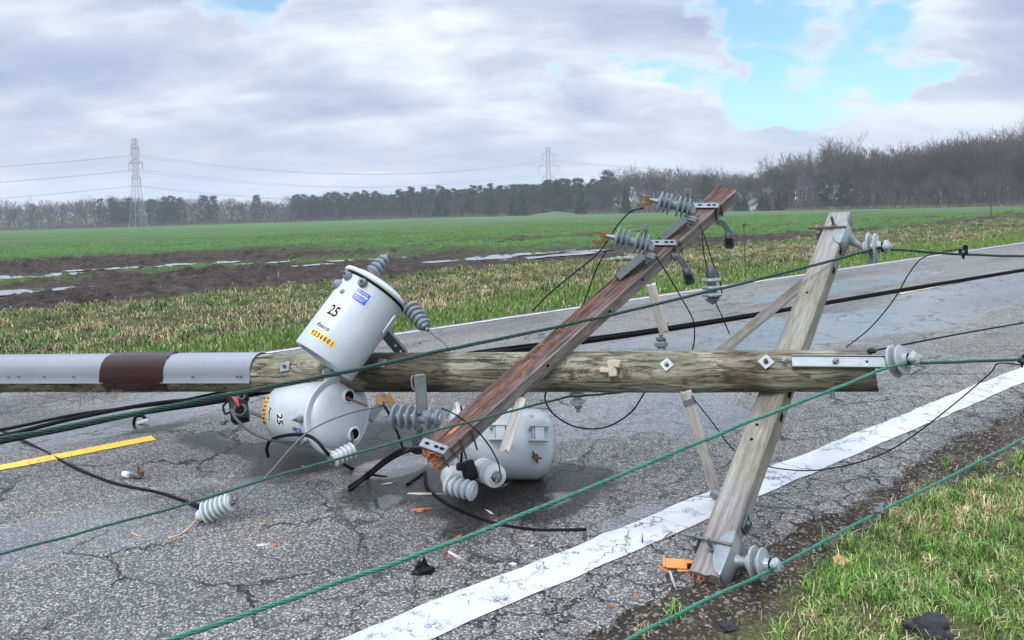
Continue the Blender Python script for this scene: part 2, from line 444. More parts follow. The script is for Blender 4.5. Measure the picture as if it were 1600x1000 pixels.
    weedy = n.m('MULTIPLY', n.step(uu, 18.2, 20), n.step(n.noise(uv, 2.2, 4, .7), .57, .66))
    field = n.mix(n.m('MULTIPLY', weedy, 0.5), field, (.055, .09, .028))
    col = n.mix(n.step(n.m('ADD', u, n.m('MULTIPLY', wob2, .5)), 17.3, 18.1), thatch, field)
    turf = n.mix(n.m('MULTIPLY', n.step(n.m('ADD', u, n.m('MULTIPLY', n.m('SUBTRACT', n.noise(uv, 2.2, 4, .6), .5), .5)), 1.84, 1.60), .8), earth, n.ramp(n.noise(p, 60, 4, .7), [(.35, (.035, .045, .014)), (.55, (.12, .125, .045)), (.7, (.24, .20, .10))]))
    col = n.mix(n.step(u, 9.0, 8.0), col, turf)
    hgt = n.m('ADD', n.m('MULTIPLY', med, 1.0), n.m('MULTIPLY', fine, .5))
    wetm = n.m('MULTIPLY', n.m('SUBTRACT', 1.0, green), n.step(n.noise(st, 1.3, 5, .65), .48, .6))
    n.out(col, n.m('SUBTRACT', 0.90, n.m('MULTIPLY', wetm, .2)), n.bump(hgt, 1.0, 0.07), spec=.15)
GROUND = mat("field_and_verge_ground", m_ground)

# ------------------------------------------------------------------ the ground sheet
def axis(segs):
    out = [segs[0][0]]
    for a, b, s_, g in segs:
        x = a; s = s_
        while x + s < b - 1e-6: x += s; out.append(x); s = max(s * g, 1.5) if g < 1 else s * g
        out.append(b)
    return np.array(out)
ua = axis([(-400, -12, 160, 0.62), (-12, 0.4, 1.5, 1), (0.4, 2.6, .05, 1), (2.6, 8.4, .6, 1), (8.4, 17, .45, 1), (17, 48, .18, 1), (48, 900, .5, 1.07)])
va = axis([(-700, -12, 320, 0.7), (-12, -1, .6, 1), (-1, 8, .07, 1), (8, 72, .22, 1), (72, 1000, .6, 1.08)])
UU, VV = np.meshgrid(ua, va, indexing='ij')
def fbm(x, y, sc, oct_=4, seed=0):
    """value noise on arrays"""
    tot = np.zeros_like(x); amp = 1.0; nrm = 0
    for o in range(oct_):
        X = x * sc + 17.3 * (o + seed); Y = y * sc - 9.1 * (o + seed * 2)
        xi = np.floor(X).astype(np.int64); yi = np.floor(Y).astype(np.int64); fx = X - xi; fy = Y - yi
        fx = fx * fx * (3 - 2 * fx); fy = fy * fy * (3 - 2 * fy)
        def hsh(a, b):
            h = (a * 374761393 + b * 668265263 + (o + seed) * 974711) & 0xffffffff
            h = ((h ^ (h >> 13)) * 1274126177) & 0xffffffff
            return ((h ^ (h >> 16)) & 0xffff) / 65535.0
        tot += amp * ((hsh(xi, yi) * (1 - fx) + hsh(xi + 1, yi) * fx) * (1 - fy) + (hsh(xi, yi + 1) * (1 - fx) + hsh(xi + 1, yi + 1) * fx) * fy)
        nrm += amp; amp *= .55; sc *= 2.03
    return tot / nrm
PUD = ((60, 431, .7, 1.2), (110, 429, .5, .8), (20, 457, .6, .9), (75, 453, .35, .8), (150, 421, .45, .9), (195, 419, .5, .7), (300, 412, .5, 1.0), (345, 410, .6, .8), (240, 417, .35, .6), (20, 432, .5, .5), (390, 412, .3, .7),
       (560, 406, .45, .9), (610, 404, .4, .8), (790, 399, .6, 1.3), (845, 395, .5, 1.2), (760, 404, .5, .9), (890, 398, .35, 1.0), (925, 392, .4, 1.0), (480, 415, .3, .7), (985, 402, .4, 1.0), (820, 404, .3, .7), (430, 410, .3, .7), (700, 408, .3, .8), (1010, 396, .35, .8))
PUDUV = [guv(a[0], a[1]) + a[2:] for a in PUD]
def micro(u, v):
    """clods, ruts and crumbly soil on top of the smooth terrain"""
    k = sstep(17.0, 18.2, u) * (1 - sstep(60, 120, u))
    mudd = 1 - .72 * sstep(36, 48, u)
    cl = (fbm(u, v * .55, 1.6, 4, 1) - .5)
    cl2 = fbm(u, v * .8, 3.4, 3, 11) - .5
    z = k * mudd * (np.maximum(cl, -.06) * .46 + np.maximum(cl2, -.03) * .48 + (fbm(u, v * .15, .9, 3, 5) - .5) * .16)
    g = np.zeros_like(z)
    for u0, v0, ru, rv in PUDUV: g = np.maximum(g, np.exp(-(((u - u0) / (ru + 1.1)) ** 2 + ((v - v0) / (rv + .8)) ** 2) ** 2))
    z = np.where(g > .02, z * (1 - .82 * g) - .03 * g, z)
    k2 = sstep(9.5, 11, u) * (1 - sstep(16.5, 18, u)); z = z + k2 * (fbm(u, v, .5, 3, 8) - .5) * .35
    k3 = 1 - sstep(2.12, 2.2, u); z = z + k3 * ((fbm(u, v, 11, 4, 3) - .5) * .075 + (fbm(u, v, 1.2, 2, 6) - .5) * .06)
    k4 = sstep(2.13, 2.3, u) * (1 - sstep(8.55, 8.75, u)); return z - k4 * .06
ZZ = H(UU, VV) + micro(UU, VV)
def grid_mesh(name, X, Y, Z, m_, closed=False):
    a, b = X.shape; me = bpy.data.meshes.new(name)
    co = np.stack([X, Y, Z], -1).reshape(-1, 3)
    i = np.arange(a * b).reshape(a, b)
    f = np.stack([i[:-1, :-1], i[1:, :-1], i[1:, 1:], i[:-1, 1:]], -1).reshape(-1, 4)
    me.vertices.add(len(co)); me.vertices.foreach_set('co', co.ravel().astype(np.float32))
    me.loops.add(f.size); me.loops.foreach_set('vertex_index', f.ravel().astype(np.int32))
    me.polygons.add(len(f)); me.polygons.foreach_set('loop_start', np.arange(0, f.size, 4, dtype=np.int32))
    me.update(calc_edges=True); me.shade_smooth(); me.materials.append(m_)
    o = bpy.data.objects.new(name, me); COL.objects.link(o); return o
def xy(u, v): return u * UN.x + v * DV.x, u * UN.y + v * DV.y
X, Y = xy(UU, VV)
tag(grid_mesh("ground", X, Y, ZZ, GROUND), kind='structure')

# ------------------------------------------------------------------ the road, with its ragged near edge
vr = axis([(-40, -2, 2.0, 1), (-2, 9, .055, 1), (9, 30, .25, 1), (30, 260, .8, 1.06)])
edge = 2.07 + (fbm(vr, vr * 0, .9, 3, 2) - .5) * .34 + (fbm(vr, vr * 0, 5.5, 3, 4) - .5) * .16
s0 = np.array([0, .0, .02, .06, .12, .2]); cols = []
um = axis([(2.5, 8.75, .13, 1)])
UR = np.zeros((len(s0) + len(um), len(vr))); ZR = np.zeros_like(UR); VR = np.broadcast_to(vr, UR.shape).copy()
for i, s_ in enumerate(s0): UR[i] = edge + s_ + (2.5 - .14 - edge - .2) * (s_ / .2) * (s_ > 0)
for i, x_ in enumerate(um): UR[len(s0) + i] = x_
UR[-1] += (fbm(vr, vr * 0, .8, 3, 9) - .5) * .25
ZR = H(UR, VR) + .014
ZR[0] -= .05; ZR[1] -= .003
X, Y = xy(UR, VR)
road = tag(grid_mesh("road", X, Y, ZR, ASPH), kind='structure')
wet = np.zeros_like(UR); oil = np.zeros_like(UR)
def blob(arr, px, py, du, dv, k=1.0):
    u0, v0 = guv(px, py)
    arr[...] = np.maximum(arr, k * np.exp(-(((UR - u0) / du) ** 2 + ((VR - v0) / dv) ** 2) ** 1.3))
for a in ((1350, 505, .62, 2.4), (1210, 520, .55, 2.2), (1480, 478, .6, 3.0), (1330, 448, .5, 3.5), (1560, 440, .6, 3.4), (1040, 545, .55, 1.7), (1440, 500, .5, 1.5),
          (1000, 640, .5, 1.1), (930, 655, .42, .7), (1100, 660, .35, .5), (610, 735, .16, .26), (930, 590, .45, .8), (730, 720, .14, .2), (260, 640, .5, 1.1), (330, 620, .4, 1.0),
          (230, 810, .34, .85), (60, 850, .30, .75), (400, 790, .25, .5), (1010, 800, .10, .22), (950, 820, .1, .2), (60, 690, .35, 1.3), (860, 790, .1, .2), (600, 790, .06, .12), (1180, 560, .5, 1.2)):
    blob(wet, *a)
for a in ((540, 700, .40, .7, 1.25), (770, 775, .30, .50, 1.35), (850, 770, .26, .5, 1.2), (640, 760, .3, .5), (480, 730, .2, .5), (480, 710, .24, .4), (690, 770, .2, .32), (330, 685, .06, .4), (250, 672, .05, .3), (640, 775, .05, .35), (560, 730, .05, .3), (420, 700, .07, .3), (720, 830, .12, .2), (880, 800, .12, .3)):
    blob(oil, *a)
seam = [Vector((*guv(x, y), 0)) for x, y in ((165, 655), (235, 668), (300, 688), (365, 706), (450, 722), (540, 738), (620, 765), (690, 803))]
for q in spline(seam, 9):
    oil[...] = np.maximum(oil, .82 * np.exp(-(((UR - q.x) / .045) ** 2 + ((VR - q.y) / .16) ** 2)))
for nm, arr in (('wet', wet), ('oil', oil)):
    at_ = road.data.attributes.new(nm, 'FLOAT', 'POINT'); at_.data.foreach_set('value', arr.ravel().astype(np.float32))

def marking(name, u0, u1, v0, v1, m_, jit=.008, h=.0185, step=.05):
    n_ = max(3, int((v1 - v0) / step)); v = np.linspace(v0, v1, n_) if v1 - v0 < 12 else np.concatenate([np.linspace(v0, min(v1, 12), 240), np.linspace(12.3, v1, 300)])
    a = u0 + (fbm(v, v * 0, 6, 4, 3) - .5) * jit * 2; b = u1 + (fbm(v, v * 0, 6, 4, 6) - .5) * jit * 2
    Ug = np.stack([a * (1 - t) + b * t for t in (0, .25, .5, .75, 1)]); Vg = np.broadcast_to(v, Ug.shape)
    Vg = Vg + 0
    X, Y = xy(Ug, Vg)
    return tag(grid_mesh(name, X, Y, H(Ug, Vg) + h, m_), kind='structure')
marking("near_edge_line", 2.36, 2.565, -12, 150, WHITE_PAINT, .020)
marking("far_edge_line", 8.40, 8.52, -12, 150, WHITE_PAINT, .012)
ve = guv(240, 688); vs_ = guv(1405, 461); ve2 = guv(1500, 437)
marking("yellow_centre_dash", ve[0] - .055, ve[0] + .055, ve[1] - 3.1, ve[1], YELLOW_PAINT, .012)
marking("yellow_centre_dash", vs_[0] - .04, vs_[0] + .04, vs_[1], max(ve2[1], vs_[1] + 3), mat("faded_road_paint", paint((.50, .43, .26), 0.53)), .012)

# ------------------------------------------------------------------ puddles in the mud
def m_water(n):
    p = n.pos()
    n.out((.11, .10, .09), 0.04, n.bump(n.noise(p, 3.0, 3, 0.5), 0.06, 0.01), spec=0.75)
WATER = mat("muddy_water", m_water)
def puddle(px, py, ru, rv, h, seed):
    u0, v0 = guv(px, py); k = 56; vs = []
    for i in range(k):
        t = 2 * math.pi * i / k
        r = .45 + 1.1 * float(fbm(np.array([math.cos(t) * 1.4 + seed]), np.array([math.sin(t) * 1.4]), 1.3, 4, seed)[0])
        vs.append(pos_uv(u0 + ru * r * math.cos(t), v0 + rv * r * math.sin(t)))
    z = float(H(u0, v0)) + h
    mb = MB(); c = pos_uv(u0, v0); vs = [Vector((q.x, q.y, float(z + (q.z - c.z)))) for q in vs]
    mb.add([Vector((c.x, c.y, z))] + vs, [(0, i + 1, (i + 1) % k + 1) for i in range(k)])
    tag(mb.build("puddle", WATER, ang=0), kind='structure')
for i, a in enumerate(PUD):
    a = (a[0], a[1], a[2] * 1.35, a[3] * 1.25, .012)
    puddle(*a, seed=i + 2)

# ------------------------------------------------------------------ grass
def m_grass(n):
    c = n.attr('tint', 'Color')
    b = n.out(c, 0.55, spec=0.3)
    b.inputs['Subsurface Weight'].default_value = 0.0
GRASS = mat("grass_blades", m_grass)
def blades(name, x, y, z, hgt, wid, lean, col, m_=None, la=None, droop=0.0):
    k = len(x); th = rng.uniform(0, 2 * math.pi, k); la = rng.uniform(0, 2 * math.pi, k) if la is None else la
    wx, wy = np.cos(th) * wid / 2, np.sin(th) * wid / 2
    lx, ly = np.cos(la) * lean * hgt, np.sin(la) * lean * hgt
    up_ = hgt * np.sqrt(np.maximum(0.05, 1 - np.minimum(lean, .97) ** 2))
    co = np.zeros((k, 5, 3))
    co[:, 0] = np.stack([x - wx, y - wy, z - .01], -1); co[:, 1] = np.stack([x + wx, y + wy, z - .01], -1)
    mx, my, mz = x + lx * .35, y + ly * .35, z + up_ * .62
    co[:, 2] = np.stack([mx + wx * .8, my + wy * .8, mz], -1); co[:, 3] = np.stack([mx - wx * .8, my - wy * .8, mz], -1)
    co[:, 4] = np.stack([x + lx, y + ly, z + up_ * (1 - droop)], -1)
    me = bpy.data.meshes.new(name); me.vertices.add(k * 5); me.vertices.foreach_set('co', co.astype(np.float32).ravel())
    b = np.arange(k)[:, None] * 5
    lo = np.concatenate([b + np.array([[0, 1, 2, 3]]), b + np.array([[3, 2, 4]])], 1)
    me.loops.add(k * 7); me.loops.foreach_set('vertex_index', lo.ravel().astype(np.int32))
    ls = (np.arange(k)[:, None] * 7 + np.array([[0, 4]])).ravel()
    me.polygons.add(k * 2); me.polygons.foreach_set('loop_start', ls.astype(np.int32))
    me.update(calc_edges=True)
    at_ = me.attributes.new('tint', 'FLOAT_COLOR', 'POINT')
    c4 = np.ones((k, 5, 4)); c4[:, :, :3] = col[:, None, :]
    at_.data.foreach_set('color', c4.astype(np.float32).ravel())
    me.materials.append(m_ or GRASS)
    o = bpy.data.objects.new(name, me); COL.objects.link(o); return tag(o, kind='stuff')
G1, G2, G3, S1, S2, S3 = map(np.array, ((.052, .12, .020), (.105, .19, .034), (.165, .25, .06), (.43, .37, .21), (.30, .22, .10), (.20, .13, .06)))
def tint(k, w_, jit=.18):
    """a blade's own colour, chosen between fresh green and dead straw"""
    pal = np.stack([G1, G2, G3, S1, S2, S3]); w_ = np.asarray(w_, float)
    if w_.ndim == 1: w_ = np.broadcast_to(w_, (k, 6))
    cw = np.cumsum(w_ / w_.sum(1, keepdims=True), 1); r = rng.uniform(0, 1, (k, 1))
    return 1.18 * pal[(r > cw).sum(1).clip(0, 5)] * rng.uniform(1 - jit, 1 + jit, (k, 1))
def scatter(k, u0, u1, v0, v1):
    return rng.uniform(u0, u1, k), rng.uniform(v0, v1, k)
def put(u, v):
    x, y = xy(u, v); return x, y, H(u, v) + micro(u, v)
# near verge: a thin mat of blades, then tussocks of one colour each
def tussocks(name, uc, vc, nb, rad, hmin, hmax, wmin, wmax, wfun, bright, dr=(.2, .9)):
    n_ = len(uc); nbl = (nb * rng.uniform(.5, 1.5, n_)).astype(int); idx = np.repeat(np.arange(n_), nbl); k = len(idx)
    rr = rad * rng.uniform(.5, 1.5, n_)[idx]; an = rng.uniform(0, 2 * math.pi, k); rd = np.abs(rng.normal(0, .55, k)) * rr
    u = uc[idx] + rd * np.cos(an); v = vc[idx] + rd * np.sin(an)
    hs = rng.uniform(hmin, hmax, n_)[idx] * rng.uniform(.6, 1.25, k)
    wind = rng.normal(0, 1, k) * .7; la = np.arctan2(np.sin(an) * UN.y + 0, np.cos(an)) + wind
    x, y, z = put(u, v); tw = wfun(uc, vc)[idx]; tone = (bright * rng.uniform(.62, 1.28, n_))[idx][:, None]
    return blades(name, x, y, z, hs, rng.uniform(wmin, wmax, k), np.clip(rng.uniform(.35, 1.0, k), 0, .985), tint(k, tw, .22) * tone, None, la, rng.uniform(dr[0], dr[1], k) ** 1.5)
u, v = scatter(330000, -.4, 2.10, -.5, 10)
dens = fbm(u, v, 1.7, 4, 21); dn2 = fbm(u, v, 6.5, 3, 22)
lim = sstep(1.97, 1.66, u + (fbm(u, v, .9, 3, 23) - .5) * .50 + .30 * (1 - sstep(2.1, 3.6, v)))
keep = (rng.uniform(0, 1, len(u)) < (.015 + .985 * lim) * sstep(.20, .48, dens * .6 + dn2 * .4) * (.55 + .45 * sstep(.4, .56, dn2)) * (.25 + .75 * lim))
u, v = u[keep], v[keep]; k = len(u)
straw = sstep(.45, .62, fbm(u, v, 2.6, 3, 31))[:, None]
wt = (1 - straw) * np.array([[.26, .42, .20, .08, .04, .0]]) + straw * np.array([[.18, .28, .12, .26, .12, .04]])
x, y, z = put(u, v); flat = rng.uniform(0, 1, k)
blades("grass", x, y, z, rng.uniform(.02, .07, k) * (.4 + 1.0 * fbm(u, v, 3.5, 3, 24)), rng.uniform(.0022, .0046, k), np.where(flat < .66, rng.uniform(.75, .99, k), rng.uniform(.1, .7, k)), tint(k, wt, .3) * 1.25, None, None, rng.uniform(0, .7, k))
uc, vc = scatter(9500, -.4, 2.0, -.5, 10)
lim = sstep(1.97, 1.62, uc + (fbm(uc, vc, .9, 3, 23) - .5) * .50 + .30 * (1 - sstep(2.1, 3.6, vc)))
keep = rng.uniform(0, 1, len(uc)) < (.02 + .98 * lim) * sstep(.34, .56, fbm(uc, vc, 2.2, 3, 28)); uc, vc = uc[keep], vc[keep]
def wnear(uc, vc):
    st = (rng.uniform(0, 1, len(uc)) < .07 + .38 * sstep(.50, .62, fbm(uc, vc, 1.6, 3, 31)))[:, None]
    return np.where(st, np.array([[.05, .08, .04, .48, .26, .09]]), np.array([[.20, .46, .28, .05, .01, .0]]))
tussocks("grass", uc, vc, 26, .045, .035, .12, .0026, .0056, wnear, 1.28, (.1, .95))
# short mown strip along the far edge of the road
u, v = scatter(70000, 8.62, 10.9, -8, 46); lim = sstep(10.9, 10.1, u + (fbm(u, v, .5, 3, 41) - .5) * 1.6)
keep = rng.uniform(0, 1, len(u)) < lim * sstep(8.62, 8.8, u + (fbm(u, v, 2, 3, 42) - .5) * .25); u, v = u[keep], v[keep]; k = len(u)
x, y, z = put(u, v)
blades("grass", x, y, z, rng.uniform(.04, .10, k), rng.uniform(.010, .020, k), rng.uniform(.1, .7, k), tint(k, [.16, .46, .30, .06, .02, 0]))
# rank, wind-thrown grass between the strip and the field
u, v = scatter(120000, 9.9, 18.3, -10, 70)
edge_f = lambda u, v: sstep(9.8, 10.8, u + (fbm(u, v, .6, 3, 43) - .5) * 1.2) * sstep(18.3, 17.3, u + (fbm(u, v, .5, 3, 44) - .5) * 1.3) * (1 - .6 * sstep(25, 60, v))
keep = rng.uniform(0, 1, len(u)) < edge_f(u, v); u, v = u[keep], v[keep]; k = len(u)
tuft = fbm(u, v, 1.1, 4, 45); straw = np.clip(sstep(.38, .58, fbm(u, v * .6, .45, 4, 46)) * (.3 + .7 * np.exp(-((u - 13.4) / 2.4) ** 2)), 0, 1)[:, None]
wt = (1 - straw) * np.array([[.28, .28, .08, .18, .14, .04]]) + straw * np.array([[.06, .09, .04, .36, .30, .15]])
x, y, z = put(u, v)
blades("tall_grass", x, y, z, rng.uniform(.04, .13, k) * (.3 + 1.2 * tuft), rng.uniform(.008, .018, k), rng.uniform(.6, .99, k), tint(k, wt, .3) * (.50 + .75 * tuft[:, None]), None, None, rng.uniform(0, .8, k))
uc, vc = scatter(7000, 10.2, 18.0, -10, 70)
keep = rng.uniform(0, 1, len(uc)) < edge_f(uc, vc) * (.35 + .65 * sstep(.36, .58, fbm(uc, vc, .8, 3, 47))); uc, vc = uc[keep], vc[keep]
def wfar(uc, vc):
    st = (rng.uniform(0, 1, len(uc)) < np.clip(.26 + .74 * sstep(.38, .54, fbm(uc, vc * .6, .45, 4, 46)) * np.exp(-((uc - 13.4) / 2.6) ** 2), 0, 1))[:, None]
    return np.where(st, np.array([[.02, .04, .02, .42, .34, .16]]), np.array([[.36, .32, .10, .12, .09, .01]]))
tussocks("tall_grass", uc, vc, 46, .22, .07, .22, .008, .018, wfar, .80, (.55, 1.0))
# young wheat standing in the field
u, v = scatter(230000, 18.2, 75, -8, 110)
wob = (fbm(u, v * .18, .35, 4, 51) - .5) * 8; uu = u + wob
gr = np.maximum.reduce([sstep(25, 26.2, u) * sstep(29.8, 28.6, u) * sstep(24, 14, v), sstep(38, 47, uu), sstep(14, 24, v) * sstep(21, 25, uu)])
keep = rng.uniform(0, 1, len(u)) < (.05 + .95 * gr) * sstep(.40, .56, fbm(u, v * .5, 1.3, 4, 52)); u, v = u[keep], v[keep]; k = len(u)
x, y, z = put(u, v)
blades("young_wheat", x, y, z, rng.uniform(.05, .11, k), rng.uniform(.018, .036, k), rng.uniform(.1, .8, k), tint(k, [.35, .55, .08, .01, .01, 0]))
# ------------------------------------------------------------------ background: woods, pylons, house
def m_bark(c):
    def fn(n):
        co = n.co('Object'); a = n.noise(n.mapping(co, (6, 6, 1.2)), 2.0, 5, .65)
        n.out(n.ramp(a, [(.3, tuple(x * .55 for x in c)), (.55, c), (.75, tuple(min(1, x * 1.5) for x in c))]), .85)
    return fn
BARK = mat("grey_bark", m_bark((.085, .072, .066)))
TWIG = mat("twigs", m_bark((.082, .066, .055)))
TWIG_R = mat("reddish_twigs", m_bark((.095, .064, .056)))
def m_needle(n):
    c = n.attr('tint', 'Color'); n.out(c, .6, spec=.25)
NEEDLE = mat("conifer_needles", m_needle)

class Strips:
    """many thin ribbons and leaf cards gathered into one mesh"""
    def __init__(s): s.v = []; s.f = []; s.c = []
    def rib(s, a, b, wa, wb, col=(.1, .1, .1)):
        dd = (b - a); t = dd.orthogonal().normalized(); t2 = dd.normalized().cross(t) if dd.length > 1e-6 else t
        an = random.uniform(0, math.pi); t = t * math.cos(an) + t2 * math.sin(an)
        o = len(s.v); s.v += [a - t * wa, a + t * wa, b + t * wb, b - t * wb]; s.f.append((o, o + 1, o + 2, o + 3)); s.c += [col] * 4
    def mesh(s, name, m_, tint_=False):
        me = bpy.data.meshes.new(name); me.from_pydata([tuple(q) for q in s.v], [], s.f); me.update()
        if tint_:
            at_ = me.attributes.new('tint', 'FLOAT_COLOR', 'POINT')
            at_.data.foreach_set('color', np.array([tuple(c) + (1,) for c in s.c], np.float32).ravel())
        me.materials.append(m_); return me
def rdir(dv, ang, az):
    a = dv.orthogonal().normalized(); b = dv.cross(a)
    return (dv * math.cos(ang) + (a * math.cos(az) + b * math.sin(az)) * math.sin(ang)).normalized()
def bare_tree(seed, h, spread=1.0, fork=.3, dens=1.0):
    random.seed(seed); tr = MB(); st = Strips()
    def grow(p, dv, L, r, lv):
        q = [p]; dd = dv.copy()
        for i in range(3 if lv < 3 else 2):
            dd = (dd + Vector((random.gauss(0, .10), random.gauss(0, .10), random.gauss(.07, .06)))).normalized()
            q.append(q[-1] + dd * L / (3 if lv < 3 else 2))
        r1 = r * (.62 if lv else .72)
        if lv <= 2: tr.tube(q, [r + (r1 - r) * i / (len(q) - 1) for i in range(len(q))], 6 if lv < 2 else 4, False)
        else:
            for a, b in zip(q, q[1:]): st.rib(a, b, r, r1)
        if lv == 5: return
        nk = (5, 4, 4, 4, 4)[lv] if random.random() < dens else 3
        for k in range(nk):
            t = random.uniform(.35 if lv else .55, 1.0) if k else 1.0
            i = min(int(t * (len(q) - 1)), len(q) - 2); pp = q[i].lerp(q[i + 1], t * (len(q) - 1) - i)
            nd = rdir(dd, random.uniform(.32, .78) * spread if k else random.uniform(.05, .25), random.uniform(0, 6.28))
            if nd.z < -.1: nd.z *= -.5
            grow(pp, nd.normalized(), L * random.uniform(.55, .78) * (1.15 if lv == 0 else 1), max(r1 * random.uniform(.5, .72), .014), lv + 1)
    grow(Vector((0, 0, -.3)), Vector((random.gauss(0, .04), random.gauss(0, .04), 1)).normalized(), h * fork, h * .014, 0)
    top = max(q[2] for q in tr.v + [tuple(x) for x in st.v]); k = h / top
    tr.v = [(a * k, b * k, c * k) for a, b, c in tr.v]; st.v = [q * k for q in st.v]
    return tr, st
def tree_proto(name, label, cat, group, tr, me_crown, bark=None):
    o = thing(name, label, cat, T((0, 0, -50)), group)
    t = MB(); t.v = [(a, b, c - 50) for a, b, c in tr.v]; t.f = tr.f; t.mi = tr.mi
    t.build('trunk', bark or BARK, o, ang=60)
    c = bpy.data.objects.new('crown', me_crown); COL.objects.link(c); c.parent = o
    return o
DARKN = [(.008, .036, .016), (.014, .050, .022), (.024, .066, .028), (.010, .042, .026)]
def spruce(seed, h, wd, nq=900, pal=DARKN):
    random.seed(seed); tr = MB(); tr.tube([Vector((0, 0, -.3)), Vector((0, 0, h * .5)), Vector((0, 0, h * .98))], [h * .016, h * .010, .02], 6, False); st = Strips()
    ph = [random.uniform(0, 6.28) for _ in range(3)]
    for i in range(nq):
        t = 1 - (1 - random.random()) ** .5 if random.random() < .4 else random.random() ** 1.15
        z = h * (.05 + .93 * t); az = random.uniform(0, 6.28)
        R = wd * (1 - t) ** .85 * (1 + .16 * math.sin(3 * az + ph[0]) + .13 * math.sin(z * 4 + ph[1])) + .10
        r0 = R * random.uniform(.15, .7); L = min(R - r0, R * .55) + .15
        a = Vector((math.cos(az) * r0, math.sin(az) * r0, z + .04 * h * (1 - t)))
        b = Vector((math.cos(az) * (r0 + L), math.sin(az) * (r0 + L), z - L * random.uniform(.05, .4)))
        st.rib(a, b, .16 + .05 * L, .04, Vector(random.choice(pal)) * random.uniform(.75, 1.25))
    return tr, st.mesh('crown', NEEDLE, True)
def pine(seed, h, wd, pal=DARKN, nl=62):
    random.seed(seed); tr = MB(); lean = Vector((random.gauss(0, .03), random.gauss(0, .03), 1))
    tr.tube([lean * (h * t) for t in (-.02, .3, .6, .95)], [h * .018, h * .015, h * .010, .03], 6, False); st = Strips()
    for i in range(nl):
        t = random.uniform(.10, 1.0) ** .85; az = random.uniform(0, 6.28)
        R = wd * (.35 + .75 * math.sin(min(1, (1.04 - t) * 1.7) * 1.57)) * random.uniform(.5, 1.0)
        c = lean * (h * t) + Vector((math.cos(az) * R, math.sin(az) * R, random.uniform(0, .04) * h))
        tr.tube([lean * (h * (t - .06)), c], [.05, .02], 3, False)
        tone = Vector(random.choice(pal)) * random.uniform(.7, 1.3)
        for k in range(40):
            p = c + Vector((random.gauss(0, .42), random.gauss(0, .42), random.gauss(0, .24))) * (wd * .42)
            dd = Vector((random.gauss(0, 1), random.gauss(0, 1), random.gauss(.3, .6))).normalized() * random.uniform(.25, .55)
            st.rib(p, p + dd, .13, .03, tone * random.uniform(.8, 1.2))
    return tr, st.mesh('crown', NEEDLE, True)
BARE = []
for i in range(9):
    tr, st = bare_tree(100 + i, 15, (.8, 1.0, 1.15)[i % 3], (.26, .34, .22)[i % 3])
    BARE.append(tree_proto("bare_tree", "bare tree", "tree", None, tr, st.mesh('crown', TWIG if i % 4 else TWIG_R)))
PINES = [tree_proto("pine_tree", "pine", "tree", None, *pine(200 + i, 13, 2.5)) for i in range(5)]
SPR = [tree_proto("spruce_tree", "spruce", "tree", None, *spruce(300 + i, 10, 2.3)) for i in range(4)]
random.seed(11)
XS = [-120, 0, 100, 200, 300, 430, 480, 600, 700, 800, 930, 1000, 1100, 1150, 1200, 1230, 1300, 1400, 1500, 1600, 1750]
TOP = [308, 308, 306, 302, 303, 308, 300, 293, 288, 284, 272, 250, 248, 256, 256, 228, 208, 212, 196, 180, 166]
DIST = [362, 360, 358, 354, 350, 336, 330, 318, 310, 300, 282, 272, 258, 248, 236, 226, 206, 196, 190, 186, 182]
BASEY = [364, 362, 359, 356, 353, 348, 345, 341, 338, 335, 332, 329, 327, 326, 325, 324, 323, 322, 320, 318, 315]
def L_(px, tb): return float(np.interp(px, XS, tb))
def ground_at(px, Z):
    q = P(px, 330, Z); q.z = Hp(q); return q
used = {}
def plant(protos, px, extra, label, group, scale=1.0, hgt=None, name=None):
    """one tree of the woods: a copy of a grown one, turned and scaled"""
    i = random.randrange(len(protos)); pr = protos[i]; Z = L_(px, DIST) + extra; q = ground_at(px, Z)
    h0 = {id(BARE): 15, id(PINES): 13, id(SPR): 10}[id(protos)]
    h = hgt if hgt else ((L_(px, BASEY) - L_(px, TOP)) / F * L_(px, DIST)) * random.uniform(.80, 1.03) + extra * .01
    s_ = h / h0; w_ = s_ * random.uniform(.85, 1.2)
    M = T(q) @ Matrix.Rotation(random.uniform(0, 6.28), 4, 'Z') @ Matrix.Diagonal((w_, w_, s_, 1))
    if (id(protos), i) not in used:
        used[(id(protos), i)] = 1; pr.matrix_world = M; pr['label'] = label; pr['group'] = group; return pr
    return copy_tree(pr, M, label, group)
# left: low bare trees with a clump of dark evergreens
LB = "bare grey-brown tree in the low hazy tree line at the far left"
for px in np.arange(-70, 500, 9.5): plant(BARE, px + random.uniform(-5, 5), random.uniform(0, 26), LB, "bare trees of the left tree line")
LP = "rounded dark green pine among bare trees in the tree line behind the left pylon"
for px in (158, 172, 186, 200, 214, 180, 196, 240, 254, 268, 282, 262, 318, 331, 402): plant(PINES, px, random.uniform(0, 10), LP, "pines behind the left pylon", hgt=random.uniform(10.5, 13))
# middle: a plantation of pines with bare scrub before it
MP = "tall dark green pine in the long straight pine belt across the middle of the horizon"
for px in np.arange(462, 960, 6.4): plant(PINES, px + random.uniform(-3, 3), random.uniform(6, 34), MP, "pines of the middle belt")
MB_ = "low grey bare tree standing in front of the middle pine belt"
for px in np.arange(470, 960, 19): plant(BARE, px + random.uniform(-8, 8), random.uniform(-4, 4), MB_, "bare trees before the pine belt", hgt=random.uniform(5, 8.5))
# round wooded rise right of the belt
RB = "bare round-crowned tree in the wood behind the upper end of the dark crossarm"
for px in np.arange(930, 1240, 7.5): plant(BARE, px + random.uniform(-4, 4), random.uniform(0, 24), RB, "bare trees behind the dark crossarm")
